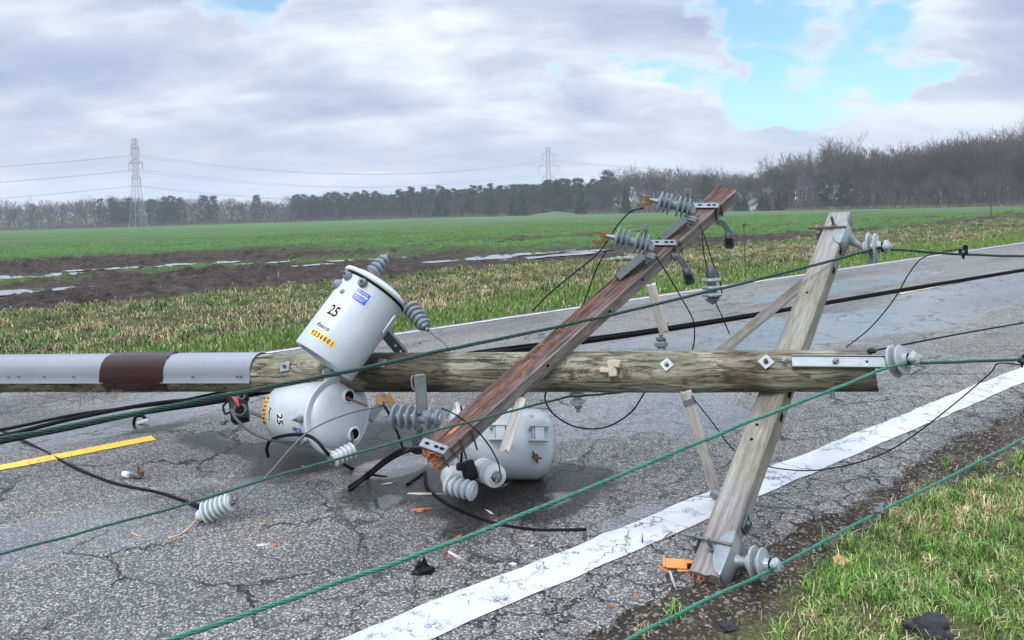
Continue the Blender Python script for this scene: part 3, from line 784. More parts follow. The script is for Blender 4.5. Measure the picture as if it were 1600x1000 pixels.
# the big wood at the right
RW = "tall bare tree with upright branches in the big wood at the right edge"
for px in np.arange(1345, 1690, 3.9): plant(BARE, px + random.uniform(-4, 4), random.uniform(2, 34), RW, "bare trees of the right wood")
RF = "low bushy bare tree along the front edge of the right wood"
for px in np.arange(1330, 1690, 13): plant(BARE, px + random.uniform(-6, 6), random.uniform(-8, 2), RF, "low trees along the right wood", hgt=random.uniform(6, 9.5))
RO = "large open-crowned bare tree at the left end of the right wood, over the house"
for px, h in ((1226, 14.5), (1240, 16), (1254, 17.5), (1274, 18.5), (1292, 20), (1310, 20.5), (1330, 20.5), (1345, 19), (1262, 15), (1318, 16.5), (1285, 15)): plant(BARE, px, random.uniform(-2, 12), RO, "open trees at the end of the right wood", hgt=h)
for px, h, lab in ((1222, 9.5, "dark pine just right of the brick house at the end of the wood"), (1288, 9, "dark green pine low in the right wood, the left one of two"), (1322, 9.5, "dark green pine low in the right wood, the right one of two"), (1104, 11, "tall dark pine behind the top end of the broken crossarm")):
    plant(PINES, px, -3, lab, "pines of the right wood", hgt=h)
for px, h, ex, lab in ((908, 9.2, -22, "dense dark spruce standing alone on the field edge right of the mound"), (977, 8.6, -10, "dark spruce directly left of the upper cutout on the broken crossarm"),
                   (815, 10.5, -8, "large dark spruce in front of the pine belt, left of the mound"), (800, 8.5, -6, "dark spruce close left of the large one before the pine belt"), (766, 9, -5, "spruce third from the mound before the pine belt"),
                   (683, 8, -4, "hazy spruce further left before the pine belt, right one of a pair"), (698, 7.5, -4, "small hazy spruce before the pine belt, beside its taller twin"), (850, 4.2, -16, "little spruce on the left foot of the grassy mound"), (871, 4.6, -15, "small slender spruce in the middle of the grassy mound"), (878, 4.0, -15, "smallest slender spruce on the grassy mound"),
                   (1163, 5.0, -8, "small spruce in front of the white shed"), (1190, 6.0, -8, "bushy spruce left of the brick house"), (1197, 5.6, -9, "narrow spruce close against the brick house"), (1217, 5.2, -10, "short spruce at the right corner of the brick house"), (1152, 5.5, -8, "spruce just under the end of the dark crossarm")):
    plant(SPR, px, ex, lab, "spruces along the far field edge", hgt=h)
HF = "slim bare tree in front of the brick house at the wood's end"
for px, h in ((1199, 6), (1205, 7.5), (1211, 7), (1218, 8), (1194, 6.5), (1183, 6.5), (1172, 6)): plant(BARE, px, random.uniform(-9, -5), HF, "slim trees before the brick house", hgt=h)
# undergrowth that closes the foot of the woods, and the depth of the woods behind the first trees
ug = Strips(); random.seed(5)
for i in range(16000):
    px = random.uniform(-110, 1720); Z = L_(px, DIST) + random.uniform(-5, 26); q = ground_at(px, Z)
    hh = random.uniform(.8, 3.0) * (1.0 if px < 1300 else 1.35) * (.5 if random.random() < .3 else 1)
    q += Vector((0, 0, random.uniform(-.2, .9))); e = q + Vector((random.gauss(0, .35), random.gauss(0, .35), 1)).normalized() * hh
    ug.rib(q, e, random.uniform(.04, .13), .02)
o = bpy.data.objects.new("undergrowth", ug.mesh("undergrowth", TWIG)); COL.objects.link(o); tag(o, kind='stuff')
dw = Strips(); random.seed(6)
for i in range(90000):
    px = random.uniform(-110, 1740); ex = random.uniform(14, 62); Z = L_(px, DIST) + ex; q = ground_at(px, Z)
    hl = (L_(px, BASEY) - L_(px, TOP)) / F * L_(px, DIST)
    lump = .84 + .40 * (mnoise.noise(Vector((px * .035, ex * .05, 0))) + .5 * mnoise.noise(Vector((px * .13, ex * .1, 4))))
    top = hl * min(1.0, max(.3, lump)) * .92
    z0 = top * random.random() ** .8; q += Vector((0, 0, z0)); L = random.uniform(.5, 1.7) * (1.5 if px > 1225 else 1.0)
    ever = 462 < px < 955 and z0 > hl * .25
    e = q + Vector((random.gauss(0, .32), random.gauss(0, .32), .9)).normalized() * L
    c = (Vector(random.choice(DARKN)) if ever and random.random() < .8 else Vector((.070, .061, .054))) * random.uniform(.7, 1.25)
    dw.rib(q, e, random.uniform(.05, .16) * (1.6 if ever else 1.0), .03, c)
o = bpy.data.objects.new("distant_wood", dw.mesh("distant_wood", NEEDLE, True)); COL.objects.link(o); tag(o, kind='stuff')
rg = Strips()
for i in range(9000):
    px = random.uniform(-110, 1720); q = ground_at(px, L_(px, DIST) - random.uniform(5, 8)); c = random.choice(((.20, .165, .11), (.15, .125, .085), (.11, .12, .06)))
    rg.rib(q, q + Vector((random.gauss(0, .2), random.gauss(0, .2), random.uniform(.3, .9))), .12, .02, c)
o = bpy.data.objects.new("dry_weeds", rg.mesh("dry_weeds", NEEDLE, True)); COL.objects.link(o); tag(o, kind='stuff')

# grassy mound on the field edge
def m_mound(n):
    p = n.pos(); a = n.noise(p, .5, 5, .65); n.out(n.ramp(a, [(.35, (.045, .085, .025)), (.55, (.075, .10, .035)), (.7, (.11, .095, .05))]), .9, n.bump(a, .5, .2))
mq = ground_at(868, 268)
rr = np.linspace(0, 1, 14); tt = np.linspace(0, 2 * math.pi, 40)
RR, TT = np.meshgrid(rr, tt, indexing='ij')
MX = mq.x + RR * np.cos(TT) * 13; MY = mq.y + RR * np.sin(TT) * 8
MZ = mq.z - .3 + 1.5 * (1 - sstep(0, 1, RR)) * (1 + .35 * (fbm(MX, MY, .3, 3, 2) - .5))
tag(grid_mesh("mound", MX, MY, MZ, mat("mound_turf", m_mound)), kind='structure')

# ------------------------------------------------------------------ pylons and their conductors
LAT = plain("galvanised_lattice", (.30, .31, .33), .6, .3, .15, 1, 0)
def pylon(px, Z, hgt, yaw, label):
    q = ground_at(px, Z); o = thing("transmission_pylon", label, "pylon", T(q), "transmission pylons behind the field")
    k = hgt / 37.0
    def W(z): return float(np.interp(z, [0, 10, 22, 37], [2.7, 1.75, .95, .8])) * k
    Rz = Matrix.Rotation(yaw, 4, 'Z'); g = lambda x, y, z: q + (Rz @ Vector((x, y, 0))) + Vector((0, 0, z * k))
    lv = [0, 5, 9.5, 13.5, 17, 20, 22.6, 25, 27, 29, 31, 33, 35, 37]
    th = .105
    for sx in (-1, 1):
        for sy in (-1, 1):
            m_ = MB(); m_.tube([g(sx * W(z), sy * W(z), z) for z in lv], th, 4); m_.build('leg', LAT, o, 0)
    br = MB()
    for a, b in zip(lv, lv[1:]):
        for s_ in range(4):
            c = [(-1, -1), (1, -1), (1, 1), (-1, 1)]; c0, c1 = c[s_], c[(s_ + 1) % 4]
            br.tube([g(c0[0] * W(a), c0[1] * W(a), a), g(c1[0] * W(b), c1[1] * W(b), b)], .035, 3, False)
            br.tube([g(c1[0] * W(a), c1[1] * W(a), a), g(c0[0] * W(b), c0[1] * W(b), b)], .035, 3, False)
            br.tube([g(c0[0] * W(b), c0[1] * W(b), b), g(c1[0] * W(b), c1[1] * W(b), b)], .04, 3, False)
    br.build('bracing', LAT, o, 0)
    tips = []
    for z, w in ((33.2, 3.4), (27, 5.6), (20.5, 3.6)):
        for s_ in (-1, 1):
            m_ = MB(); e = g(s_ * w, 0, z)
            if w > 3.2 or z > 30:
                for sy in (-1, 1):
                    m_.tube([g(s_ * W(z), sy * W(z), z), e], .13, 4); m_.tube([g(s_ * W(z + 2), sy * W(z + 2), z + 1.9), e], .10, 4)
            m_.build('cross_arm', LAT, o, 0)
            ins = MB(); b = g(s_ * w, 0, z - 3.0); ins.tube([e, b], .15, 5); ins.build('insulator_string', LAT, o, 0); tips.append(b)
    for s_ in (-1, 1):
        m_ = MB(); e = g(s_ * 1.5, 0, 37.4); m_.tube([g(s_ * .7, 0, 35.5), e], .09, 4); m_.tube([g(-s_ * .7, 0, 36.8), e], .07, 4); m_.build('earth_wire_peak', LAT, o, 0)
    return o, tips
_, t1 = pylon(215, 338, 37, R_(-38), "hazy lattice power pylon rising in front of the left tree line")
_, t2 = pylon(858, 452, 37.5, R_(-8), "hazy lattice power pylon whose top shows over the middle pine belt")
WIRE = plain("far_conductor", (.20, .21, .23), .5, .2, .1, 1, 0)
nm = ("upper", "middle", "lower")
def conductor(a, b, sag, label, r=.055):
    m_ = MB(); pts = [a.lerp(b, t) - Vector((0, 0, sag * 4 * t * (1 - t))) for t in np.linspace(0, 1, 26)]
    m_.tube(pts, r, 4); tag(m_.build("power_line", WIRE, ang=0, loc=tuple(a)), label, "power line", "overhead conductors of the pylons")
for i in range(6):
    side = "left" if i % 2 == 0 else "right"
    conductor(t1[i], t2[i], 8.0, f"{nm[i // 2]} hazy overhead conductor sagging between the two pylons, {side} circuit")
    a = t1[i]; b = a + Vector((-330, -120 + 18 * (i % 2), 0)); conductor(a, b, 9.0, f"{nm[i // 2]} hazy conductor running left from the left pylon, {side} circuit")
    a = t2[i]; b = a + Vector((300, 30, -3)); conductor(a, b, 8.0, f"{nm[i // 2]} hazy conductor running right from the middle pylon, {side} circuit")

# ------------------------------------------------------------------ house and shed half hidden at the field edge
BRICK = plain("red_brick", (.24, .085, .06), .85, 0, .25, 3, .1)
ROOFM = plain("grey_shingles", (.13, .12, .125), .9, 0, .25, 3, .1)
WHITE = plain("white_trim", (.72, .72, .72), .6, 0, .08, 3, 0)
GLASSD = plain("dark_window_glass", (.05, .06, .07), .15, 0, .1, 3, 0)
def house(px, Z, w_, d_, h_, rise, yaw, wallm, label, name, chim=True):
    q = ground_at(px, Z); o = thing(name, label, "house" if name != "garden_shed" else "shed", T(q)); Rz = T(q) @ Matrix.Rotation(yaw, 4, 'Z')
    m_ = MB(); a, b = w_ / 2, d_ / 2
    vs = [(-a, -b, -.5), (a, -b, -.5), (a, b, -.5), (-a, b, -.5), (-a, -b, h_), (a, -b, h_), (a, b, h_), (-a, b, h_), (0, -b, h_ + rise), (0, b, h_ + rise)]
    m_.add([Rz @ Vector(v) for v in vs], [(0, 1, 5, 8, 4), (2, 3, 7, 9, 6), (1, 2, 6, 5), (3, 0, 4, 7)]); m_.build('wall', wallm, o, 0)
    rf = MB(); e = .5; sl = rise / a
    for s_ in (-1, 1):
        rf.add([Rz @ Vector(v) for v in ((s_ * (a + e), -b - e, h_ - e * sl), (s_ * (a + e), b + e, h_ - e * sl), (0, b + e, h_ + rise), (0, -b - e, h_ + rise),
                                      (s_ * (a + e), -b - e, h_ - e * sl + .2), (s_ * (a + e), b + e, h_ - e * sl + .2), (0, b + e, h_ + rise + .2), (0, -b - e, h_ + rise + .2))],
               [(0, 1, 2, 3), (4, 5, 6, 7), (0, 1, 5, 4), (0, 3, 7, 4), (1, 2, 6, 5)])
    ro = rf.build('roof', ROOFM, o, 0)
    if chim:
        c = MB(); c.box(Rz @ T((a * .4, b * .3, h_ + rise)), .8, .8, 1.8); c.build('chimney', BRICK, ro, 0)
    for x, z in (((-a * .45, h_ * .33), (a * .45, h_ * .33), (-a * .4, h_ * .78), (a * .4, h_ * .78)) if chim else ((0, h_ * .4),)):
        fr = MB(); fr.box(Rz @ T((x, -b - .03, z)), 1.3, .1, 1.6); fo = fr.build('window', WHITE, o, 0)
        g = MB(); g.box(Rz @ T((x, -b - .075, z)), 1.05, .04, 1.35); g.build('pane', GLASSD, fo, 0)
    return o
house(1206, 246, 7.5, 8, 4.6, 2.4, R_(14), BRICK, "red brick house with grey roof half hidden by spruces at the wood's end", "brick_house")
house(1080, 284, 6, 7, 5.5, 4.0, R_(-10), WHITE, "white gabled house among trees above the broken crossarm", "gabled_house")
house(1180, 236, 3.2, 3, 2.2, 1.2, R_(10), WHITE, "small white shed between spruces left of the brick house", "garden_shed", False)
STEELD = plain("rusty_post", (.10, .075, .06), .8, .2, .3, 20, .1)
for px, py, top, lab, tilt in ((1548, 342, 321, "thin rusty marker post at the edge of the field at right", .02), (1165, 432, 353, "dry brown weed stalk in the far verge right of the hanging black arrester", -.03)):
    q = gnd(px, py); hgt = (py - top) / F * (CR.inverted() @ (q - CAMP)).z * -1
    r_ = .035 if px == 1548 else .008
    nm_ = "marker_post" if px == 1548 else "weed_stalk"
    o = thing(nm_, lab, "post" if px == 1548 else "weed", T(q))
    m_ = MB(); m_.tube([q, q + Vector((tilt * hgt, 0, hgt))], r_, 6); m_.build('stem' if px != 1548 else 'shaft', STEELD, o)
    c = MB(); tp = q + Vector((tilt * hgt, 0, hgt))
    if px == 1548: c.box(T(tp), .09, .03, .06); c.build('cap', STEELD, o)
    else:
        for k in range(14):
            b = tp + Vector((random.gauss(0, .02), random.gauss(0, .02), random.uniform(-.06, .05))); c.tube([b, b + Vector((random.gauss(0, .03), random.gauss(0, .03), .04))], .006, 4)
        c.build('seed_head', STEELD, o)
# ------------------------------------------------------------------ materials of the wreck
def m_wood(c_lo, c_mid, c_hi, knots=0.0, patch=None, sc=1.0, rough=.85, grain=26, bumpk=.6, splits=.8, side=None, scaly=0.0, endtint=None):
    def fn(n):
        co = n.co('Object')
        kv = n.mapping(co, (1.9 * sc, 3.4 * sc, 3.4 * sc)); kd = n.vor(kv, 1.0)
        km = n.m('MULTIPLY', n.step(kd, .42, .02), knots)
        g = n.mapping(co, (1.3 * sc, grain * sc, grain * sc))
        ripple = n.vm('SCALE', n.noise(n.mapping(co, (2.2, 5, 5)), 2.0, 3, .6, col=True), 1.5)
        gv = n.vm('ADD', n.vm('ADD', g, ripple), n.comb(0.0, n.m('MULTIPLY', km, 16.0), n.m('MULTIPLY', km, 11.0)))
        a = n.noise(gv, 1.0, 6, .68); b = n.noise(n.mapping(co, (9, 80, 80)), 1.0, 4, .7); big = n.noise(n.mapping(co, (1.1, 5, 5)), 1.6, 5, .62)
        k = n.m('ADD', n.m('MULTIPLY', a, .72), n.m('MULTIPLY', b, .28))
        col = n.ramp(k, [(.30, c_lo), (.46, c_mid), (.64, c_hi)])
        col = n.mix(n.m('MULTIPLY', n.step(big, .48, .68), .6), col, n.vm('MULTIPLY', col, (.50, .47, .43)))
        if knots: col = n.mix(n.m('MULTIPLY', n.step(kd, .12, .03), .75), col, tuple(x * .7 for x in c_lo))
        if patch:
            for (x0, x1, c, s_) in patch:
                x = n.sep(co)[0]; j = n.m('MULTIPLY', n.m('SUBTRACT', n.noise(n.mapping(co, (3, 14, 14)), 1.5, 4, .65), .5), .22)
                xx = n.m('ADD', x, j)
                mk = n.m('MULTIPLY', n.m('MULTIPLY', n.step(xx, x0 - .04, x0 + .04), n.step(xx, x1 + .04, x1 - .04)), s_)
                col = n.mix(mk, col, n.vm('MULTIPLY', col, c))
        if side:
            nx = n.sep(n.co('Normal'))[1]; fac = n.step(n.m('MULTIPLY', nx, side), .45, .75)
            g2 = n.ramp(k, [(.30, (.055, .046, .040)), (.47, (.19, .165, .145)), (.64, (.37, .335, .30))])
            col = n.mix(n.m('MULTIPLY', fac, .85), col, g2)
        if scaly:
            cell = n.mapping(co, (4.2, 30, 30)); wv = n.vm('ADD', cell, n.vm('SCALE', n.noise(cell, 0.9, 5, .7, col=True), 2.2))
            fl = n.vor(wv, 1.0, 'DISTANCE_TO_EDGE'); ck = n.m('MULTIPLY', n.step(fl, .13, .01), n.step(n.noise(n.mapping(co, (2, 5, 5)), 2.2, 4, .65), .44, .56))
            tone = n.sep(n.vor(wv, 1.0, out='Color'))[0]
            col = n.mix(n.m('MULTIPLY', n.m('SUBTRACT', tone, .3), .45), col, n.vm('MULTIPLY', col, (.50, .46, .40)))
            col = n.mix(n.m('MULTIPLY', ck, scaly), col, tuple(x * .30 for x in c_lo))
            k = n.m('SUBTRACT', k, n.m('MULTIPLY', ck, .7))
        split = n.m('MULTIPLY', n.step(n.noise(n.mapping(co, (1.0, 34, 34)), 1.0, 3, .5), .40, .33), splits)
        col = n.mix(n.m('MULTIPLY', split, 1.0), col, tuple(x * .35 for x in c_lo))
        if endtint:
            x = n.sep(co)[0]; j = n.m('MULTIPLY', n.m('SUBTRACT', n.noise(n.mapping(co, (4, 50, 50)), 1.0, 4, .65), .5), .16)
            col = n.mix(n.step(n.m('ADD', x, j), endtint, endtint - .03), col, n.ramp(k, [(.3, (.12, .035, .014)), (.5, (.38, .13, .045)), (.65, (.58, .28, .12))]))
        n.out(col, rough, n.bump(n.m('SUBTRACT', k, n.m('MULTIPLY', split, .5)), bumpk, .006), spec=.3)
    return fn
TORN = plain("torn_orange_wood", (.50, .17, .06), .75, 0, .45, 30, .4)
GALV = plain("galvanised_steel", (.225, .25, .262), .45, .45, .22, 26, .08, ((.30, .27, .24), .35))
GALVD = plain("dull_galvanised_steel", (.15, .17, .17), .5, .5, .25, 26, .08)
STEELB = plain("blue_grey_steel", (.085, .115, .125), .45, .6, .25, 22, .08)
RUST = plain("rusty_steel", (.16, .085, .05), .8, .3, .4, 40, .2)
def m_can(c):
    def fn(n):
        co = n.co('Object'); a = n.noise(co, 5, 5, .6); b = n.noise(co, 40, 4, .65)
        col = n.ramp(a, [(.3, tuple(x * .93 for x in c)), (.55, c), (.75, tuple(x * 1.05 for x in c))])
        run = n.step(n.noise(n.mapping(co, (16, 16, 1.3)), 1.0, 5, .65), .56, .74)
        col = n.mix(n.m('MULTIPLY', run, .30), col, (.24, .235, .21))
        scr = n.step(n.noise(n.mapping(co, (6, 9, 70), (0, 0, 0), (.5, .3, 0)), 1.0, 3, .6), .69, .72)
        rub = n.step(n.m('ADD', n.m('MULTIPLY', b, .4), n.m('MULTIPLY', a, .6)), .60, .68)
        col = n.mix(n.m('MULTIPLY', scr, .55), col, (.15, .15, .14)); col = n.mix(n.m('MULTIPLY', rub, .35), col, (.30, .29, .265))
        chip = n.step(n.noise(co, 34, 3, .7), .715, .74); col = n.mix(chip, col, (.09, .045, .025))
        grit = n.m('MULTIPLY', n.step(n.noise(co, 120, 2, .7), .64, .72), n.step(n.noise(co, 3, 3, .6), .45, .62)); col = n.mix(n.m('MULTIPLY', grit, .6), col, (.10, .095, .085))
        n.out(col, n.m('ADD', .26, n.m('MULTIPLY', rub, .25)), n.bump(a, .05, .02))
    return fn
TANK = mat("grey_tank_enamel", m_can((.50, .545, .565)))
LIDM = mat("lid_enamel", m_can((.54, .58, .60)))
BASEM = plain("dull_tank_base", (.42, .43, .42), .5, 0, .15, 9, .04, ((.22, .20, .17), .35))
PORC = plain("grey_porcelain", (.185, .215, .24), .24, 0, .10, 10, .01, ((.20, .20, .20), .4))
PORCM = plain("mid_porcelain", (.29, .315, .325), .24, 0, .12, 10, .01, ((.14, .135, .125), .5))
PORCW = plain("pale_porcelain", (.47, .50, .505), .24, 0, .08, 10, .01, ((.35, .34, .32), .35))
POLYD = plain("dark_polymer", (.035, .045, .055), .4, 0, .25, 20, .03)
BRONZE = plain("brown_bronze", (.20, .115, .045), .45, .5, .3, 30, .08)
BLACKC = plain("black_cable_jacket", (.008, .0085, .010), .40, 0, .3, 30, .04)
BLACKP = plain("black_plastic", (.014, .015, .015), .32, 0, .3, 20, .03)
LEAD = plain("grey_lead_wire", (.10, .10, .10), .5, .3, .3, 30, .0)
BROWNW = plain("brown_lead", (.09, .03, .02), .5, 0, .3, 30, .0)
COPPER = plain("bare_copper", (.80, .42, .25), .35, .9, .15, 30, .0)
TEAL = plain("teal_patina", (.045, .195, .135), .6, .15, .35, 45, .05, ((.018, .050, .040), .75))
DKGREEN = plain("dark_green_patina", (.018, .058, .044), .55, .25, .35, 45, .05, ((.012, .03, .025), .5))
MIDGREEN = plain("green_patina", (.024, .095, .070), .6, .2, .35, 45, .05, ((.02, .05, .04), .5))
GUARD = plain("grey_plastic_guard", (.21, .225, .25), .14, 0, .10, 3, 0, ((.10, .095, .085), .35))
BROWNP = plain("brown_plastic_guard", (.028, .010, .009), .16, 0, .15, 4, 0, ((.07, .045, .035), .25))
TANWOOD = plain("tan_broken_plastic", (.42, .35, .24), .6, 0, .2, 20, .1)
RUBBERH = plain("dark_hollow", (.008, .008, .008), .8, 0, .1, 10, 0)
D_WHITE = plain("decal_white", (.82, .82, .81), .35, 0, .05, 12, 0)
D_YEL = plain("decal_yellow", (.80, .43, .02), .4, 0, .12, 14, 0)
D_BLUE = plain("decal_blue", (.02, .09, .50), .35, 0, .10, 12, 0)
D_GREY = plain("decal_pale", (.62, .64, .60), .45, 0, .08, 12, 0)
D_BLACK = plain("decal_ink", (.012, .012, .013), .5, 0, .1, 12, 0)

def sheds(mb, M, n_, r0, r1, L, z0=0.0, taper=1.0, thin=.32, spiral=False, mi=0, seg=28):
    """a porcelain body with n_ rounded skirts along z"""
    prof = [(0.0001, z0), (r0, z0)]; p = L / n_
    for i in range(n_):
        k = 1 + (taper - 1) * i / max(1, n_ - 1); z = z0 + i * p
        prof += [(r0 * k, z + p * .16), (r1 * k * .90, z + p * (.5 - thin * .55)), (r1 * k, z + p * .5), (r1 * k * .94, z + p * (.5 + thin * .5)), (r0 * k * 1.05, z + p * .84)]
    prof += [(r0 * taper, z0 + L), (0.0001, z0 + L)]
    mb.lathe(M, prof, seg, mi)
def rod(mb, a, b, r, n=8, mi=0): mb.tube([Vector(a), Vector(b)], r, n, True, mi)
def nut(mb, M, r, h, mi=0): mb.lathe(M, [(r, 0), (r, h)], 6, mi)
TOCAM = lambda p: (CAMP - Vector(p)).normalized()

# ------------------------------------------------------------------ the fallen pole
TIP = P(1366, 579, 3.69); LFT = P(0, 584.5, 5.72)
pdir = (TIP - LFT).normalized(); BUTT = LFT - pdir * 2.2; PL = (TIP - BUTT).length
PM = xframe(BUTT, pdir, (0, 0, 1))
R_TIP, R_BUT = .097, .140
def pole_r(x): return R_BUT + (R_TIP - R_BUT) * x / PL
pole = thing("utility_pole", "weathered wooden utility pole broken down across the road, with grey conduit guards", "pole", PM)
WPOLE = mat("weathered_pole_wood", m_wood((.026, .022, .014), (.175, .158, .105), (.41, .385, .285), 1.0,
            [(PL - 2.66, PL - 2.12, (.20, .18, .17), .85), (PL - .66, PL - .50, (.50, .36, .30), .6), (PL - .16, PL + .2, (.25, .24, .24), .7), (0, PL - 4.6, (.75, .85, .55), .6)], grain=17, scaly=.62, bumpk=.9))
mb = MB(); n_ = 64; xs = np.concatenate([np.linspace(0, PL - 5.9, 8), np.linspace(PL - 5.8, PL, 190)]); vs = []; fs = []
for i, x in enumerate(xs):
    for k in range(n_):
        t = 2 * math.pi * k / n_
        q = Vector((x * 1.6, math.cos(t) * 2.4, math.sin(t) * 2.4)); q2 = Vector((x * 3, math.cos(t) * 14, math.sin(t) * 14))
        r = pole_r(x) + .0045 * mnoise.noise(q) + .0028 * mnoise.noise(q2)
        xx = x - (.012 * math.sin(t) + .010 * mnoise.noise(q2 * .7)) * (x > PL - .02)
        vs.append(PM @ Vector((xx, r * math.cos(t), r * math.sin(t))))
for i in range(len(xs) - 1):
    for k in range(n_): fs.append((i * n_ + k, i * n_ + (k + 1) % n_, (i + 1) * n_ + (k + 1) % n_, (i + 1) * n_ + k))
fs.append(tuple(range(n_ - 1, -1, -1))); fs.append(tuple(range((len(xs) - 1) * n_, len(xs) * n_)))
mb.add(vs, fs); mb.build("shaft", WPOLE, pole, 60)
PINV = PM.inverted()
def on_pole(px, py, off=0.0):
    """point and outward normal on the pole's surface at a pixel"""
    r = PINV.to_3x3() @ ray(px, py); o = PINV @ CAMP
    t = 0
    for _ in range(60):
        q = o + r * t; dd = math.hypot(q.y, q.z) - pole_r(q.x) - off
        t += dd * .95
        if dd < 1e-5: break
    q = o + r * t; nn = Vector((0, q.y, q.z)).normalized()
    return PM @ q, PM.to_3x3() @ nn
def local_x(px):
    p_, _ = on_pole(px, 582); return (PINV @ p_).x
def guard(name, px0, px1, prof, m_, ragged=0.0, label=None):
    """moulding along the pole; prof = [(angle in degrees: 0 faces the camera side, 90 is up), extra radius]"""
    x0, x1 = (px0 if isinstance(px0, float) else local_x(px0)), local_x(px1); mb = MB(); vs = []; fs = []
    N_ = 30; K = len(prof)
    for lay in (0, 1):
        for i in range(N_ + 1):
            x = x0 + (x1 - x0) * i / N_
            for k, (a, e) in enumerate(prof):
                t = math.pi + R_(-a) if False else R_(a)
                ee = e + (ragged * mnoise.noise(Vector((x * 9, k, 0))) if k == 0 else 0)
                aa = a + (ragged * 900 * mnoise.noise(Vector((x * 7, 3, 1))) if k == 0 else 0)
                r = pole_r(x) + ee - (.004 if lay else 0)
                vs.append(PM @ Vector((x, -r * math.cos(R_(aa)), r * math.sin(R_(aa)))))
    off = (N_ + 1) * K
    for i in range(N_):
        for k in range(K - 1):
            a = i * K + k; fs.append((a, a + K, a + K + 1, a + 1)); fs.append((off + a, off + a + 1, off + a + K + 1, off + a + K))
    for i in range(N_):
        a = i * K; fs.append((a, off + a, off + a + K, a + K)); a += K - 1; fs.append((a, a + K, off + a + K, off + a))
    for i in (0, N_):
        for k in range(K - 1): a = i * K + k; fs.append((a, a + 1, off + a + 1, off + a))
    mb.add(vs, fs); o = mb.build(name, m_, pole, 50)
    return o
GP = [(-14, .020), (-10, .014), (-4, .007), (5, .005), (16, .008), (30, .012), (48, .015), (70, .015), (92, .013), (112, .010), (130, .007), (145, .005)]
guard("conduit_guard", 2.0, 162, GP, GUARD)
guard("conduit_guard", 252, 391, GP, GUARD)
guard("guard_sleeve", 158, 256, [(-48, .008), (-34, .008), (-20, .012), (-8, .022), (5, .014), (20, .016), (40, .020), (60, .022), (90, .021), (115, .016), (135, .010)], BROWNP, .012)
for px in (12, 28, 68, 114, 300, 370, 376):
    p_, nn = on_pole(px, 588.5, .018); m_ = MB(); m_.lathe(frame(p_, nn, (0, 0, -1)), [(.006, -.004), (.006, .002), (.003, .004), (.001, .004)], 10); m_.build("nail", RUST, pole)
# square washers with bolt heads on the pole's face
for px, py, s_, rot in ((1042, 570, .052, 45), (1197, 566, .056, 45), (446, 573, .060, 12), (597, 568, .052, 4)):
    p_, nn = on_pole(px, py); M = frame(p_, nn, (0, 0, -1)) @ Matrix.Rotation(R_(rot), 4, 'Z')
    m_ = MB(); m_.box(M @ T((0, 0, .004)), s_, s_, .006, .001); wsh = m_.build("square_washer", GALV, pole)
    b_ = MB(); nut(b_, M @ T((0, 0, .007)), .012, .012); rod(b_, M @ Vector((0, 0, .01)), M @ Vector((0, 0, .032)), .007); b_.build("bolt", GALVD if px != 1197 else RUST, wsh)
# broken tan block nailed to the pole
p_, nn = on_pole(958, 576); M = frame(p_, nn, (0, 0, -1)); m_ = MB()
m_.box(M @ T((0, 0, .012)) @ Matrix.Rotation(R_(10), 4, 'Z'), .045, .085, .022, .004); m_.box(M @ T((-.040, -.012, .012)), .05, .026, .020, .004); m_.box(M @ T((.026, .022, .020)), .028, .04, .03, .004)
m_.build("broken_block", TANWOOD, pole)
# ridge strap, pin and top insulator
a_, na = on_pole(1237, 566); b_, nb = on_pole(1362, 567)
fr_ = (na + nb).normalized(); e_ = P(1392, 567, 3.60)
m_ = MB(); M = xframe((a_ + b_) / 2 + fr_ * .010, b_ - a_, fr_); L = (b_ - a_).length + .06
m_.box(M @ T((.03, 0, 0)), L, .054, .008, .003)
for sy in (-1, 1): m_.box(M @ T((.03, sy * .027, .004)), L, .006, .018, .002)
q0 = M @ Vector((L / 2 + .02, 0, 0)); m_.tube([q0, q0.lerp(e_, .5), e_ + (e_ - q0).normalized() * .02], [.024, .016, .011], 10)
strap = m_.build("ridge_strap", GALV, pole)
for t in (-.20, .02):
    b2 = MB(); nut(b2, M @ T((t, 0, .004)) , .013, .013); b2.box(M @ T((t, 0, .018)) @ Matrix.Rotation(.6, 4, 'Z'), .030, .012, .010, .002); b2.build("bolt", GALVD, strap)
b2 = MB(); b2.lathe(M @ T((L / 2 - .05, 0, .004)), [(.006, 0), (.006, .001)], 12); b2.build("bolt_hole", RUBBERH, strap)
def pin_insulator(parent, a, b, r, name="pin_insulator", mats=PORCM):
    """two-skirted insulator: a = pin end, b = wire groove end"""
    a, b = Vector(a), Vector(b); L = (b - a).length; M = frame(a, b - a, TOCAM(a))
    m_ = MB(); m_.lathe(M, [(.001, -.01 * L), (r * .42, 0), (r * .46, L * .16), (r * .98, L * .20), (r, L * .235), (r * .96, L * .27), (r * .44, L * .31), (r * .42, L * .42), (r * .90, L * .46), (r * .92, L * .50), (r * .88, L * .53), (r * .38, L * .57), (r * .32, L * .68), (r * .28, L * .76), (r * .40, L * .82), (r * .44, L * .92), (r * .30, L * 1.0), (.001, L * 1.02)], 36)
    for s_ in (-1, 1): m_.lathe(M @ T((0, s_ * r * .36, L * .86)) @ Matrix.Rotation(s_ * -.9, 4, 'X'), [(.001, 0), (r * .20, .1 * L * .2), (r * .22, L * .10), (r * .12, L * .18), (.001, L * .19)], 12)
    o = m_.build(name, mats, parent)
    t_ = MB(); t_.lathe(M @ T((0, 0, L * .74)), [(r * .33, -.004), (r * .37, 0), (r * .33, .004)], 20); t_.build("tie_wire", BLACKC, o)
    return o
pin_insulator(pole, P(1388, 566, 3.60), P(1434, 559, 3.50), .074)
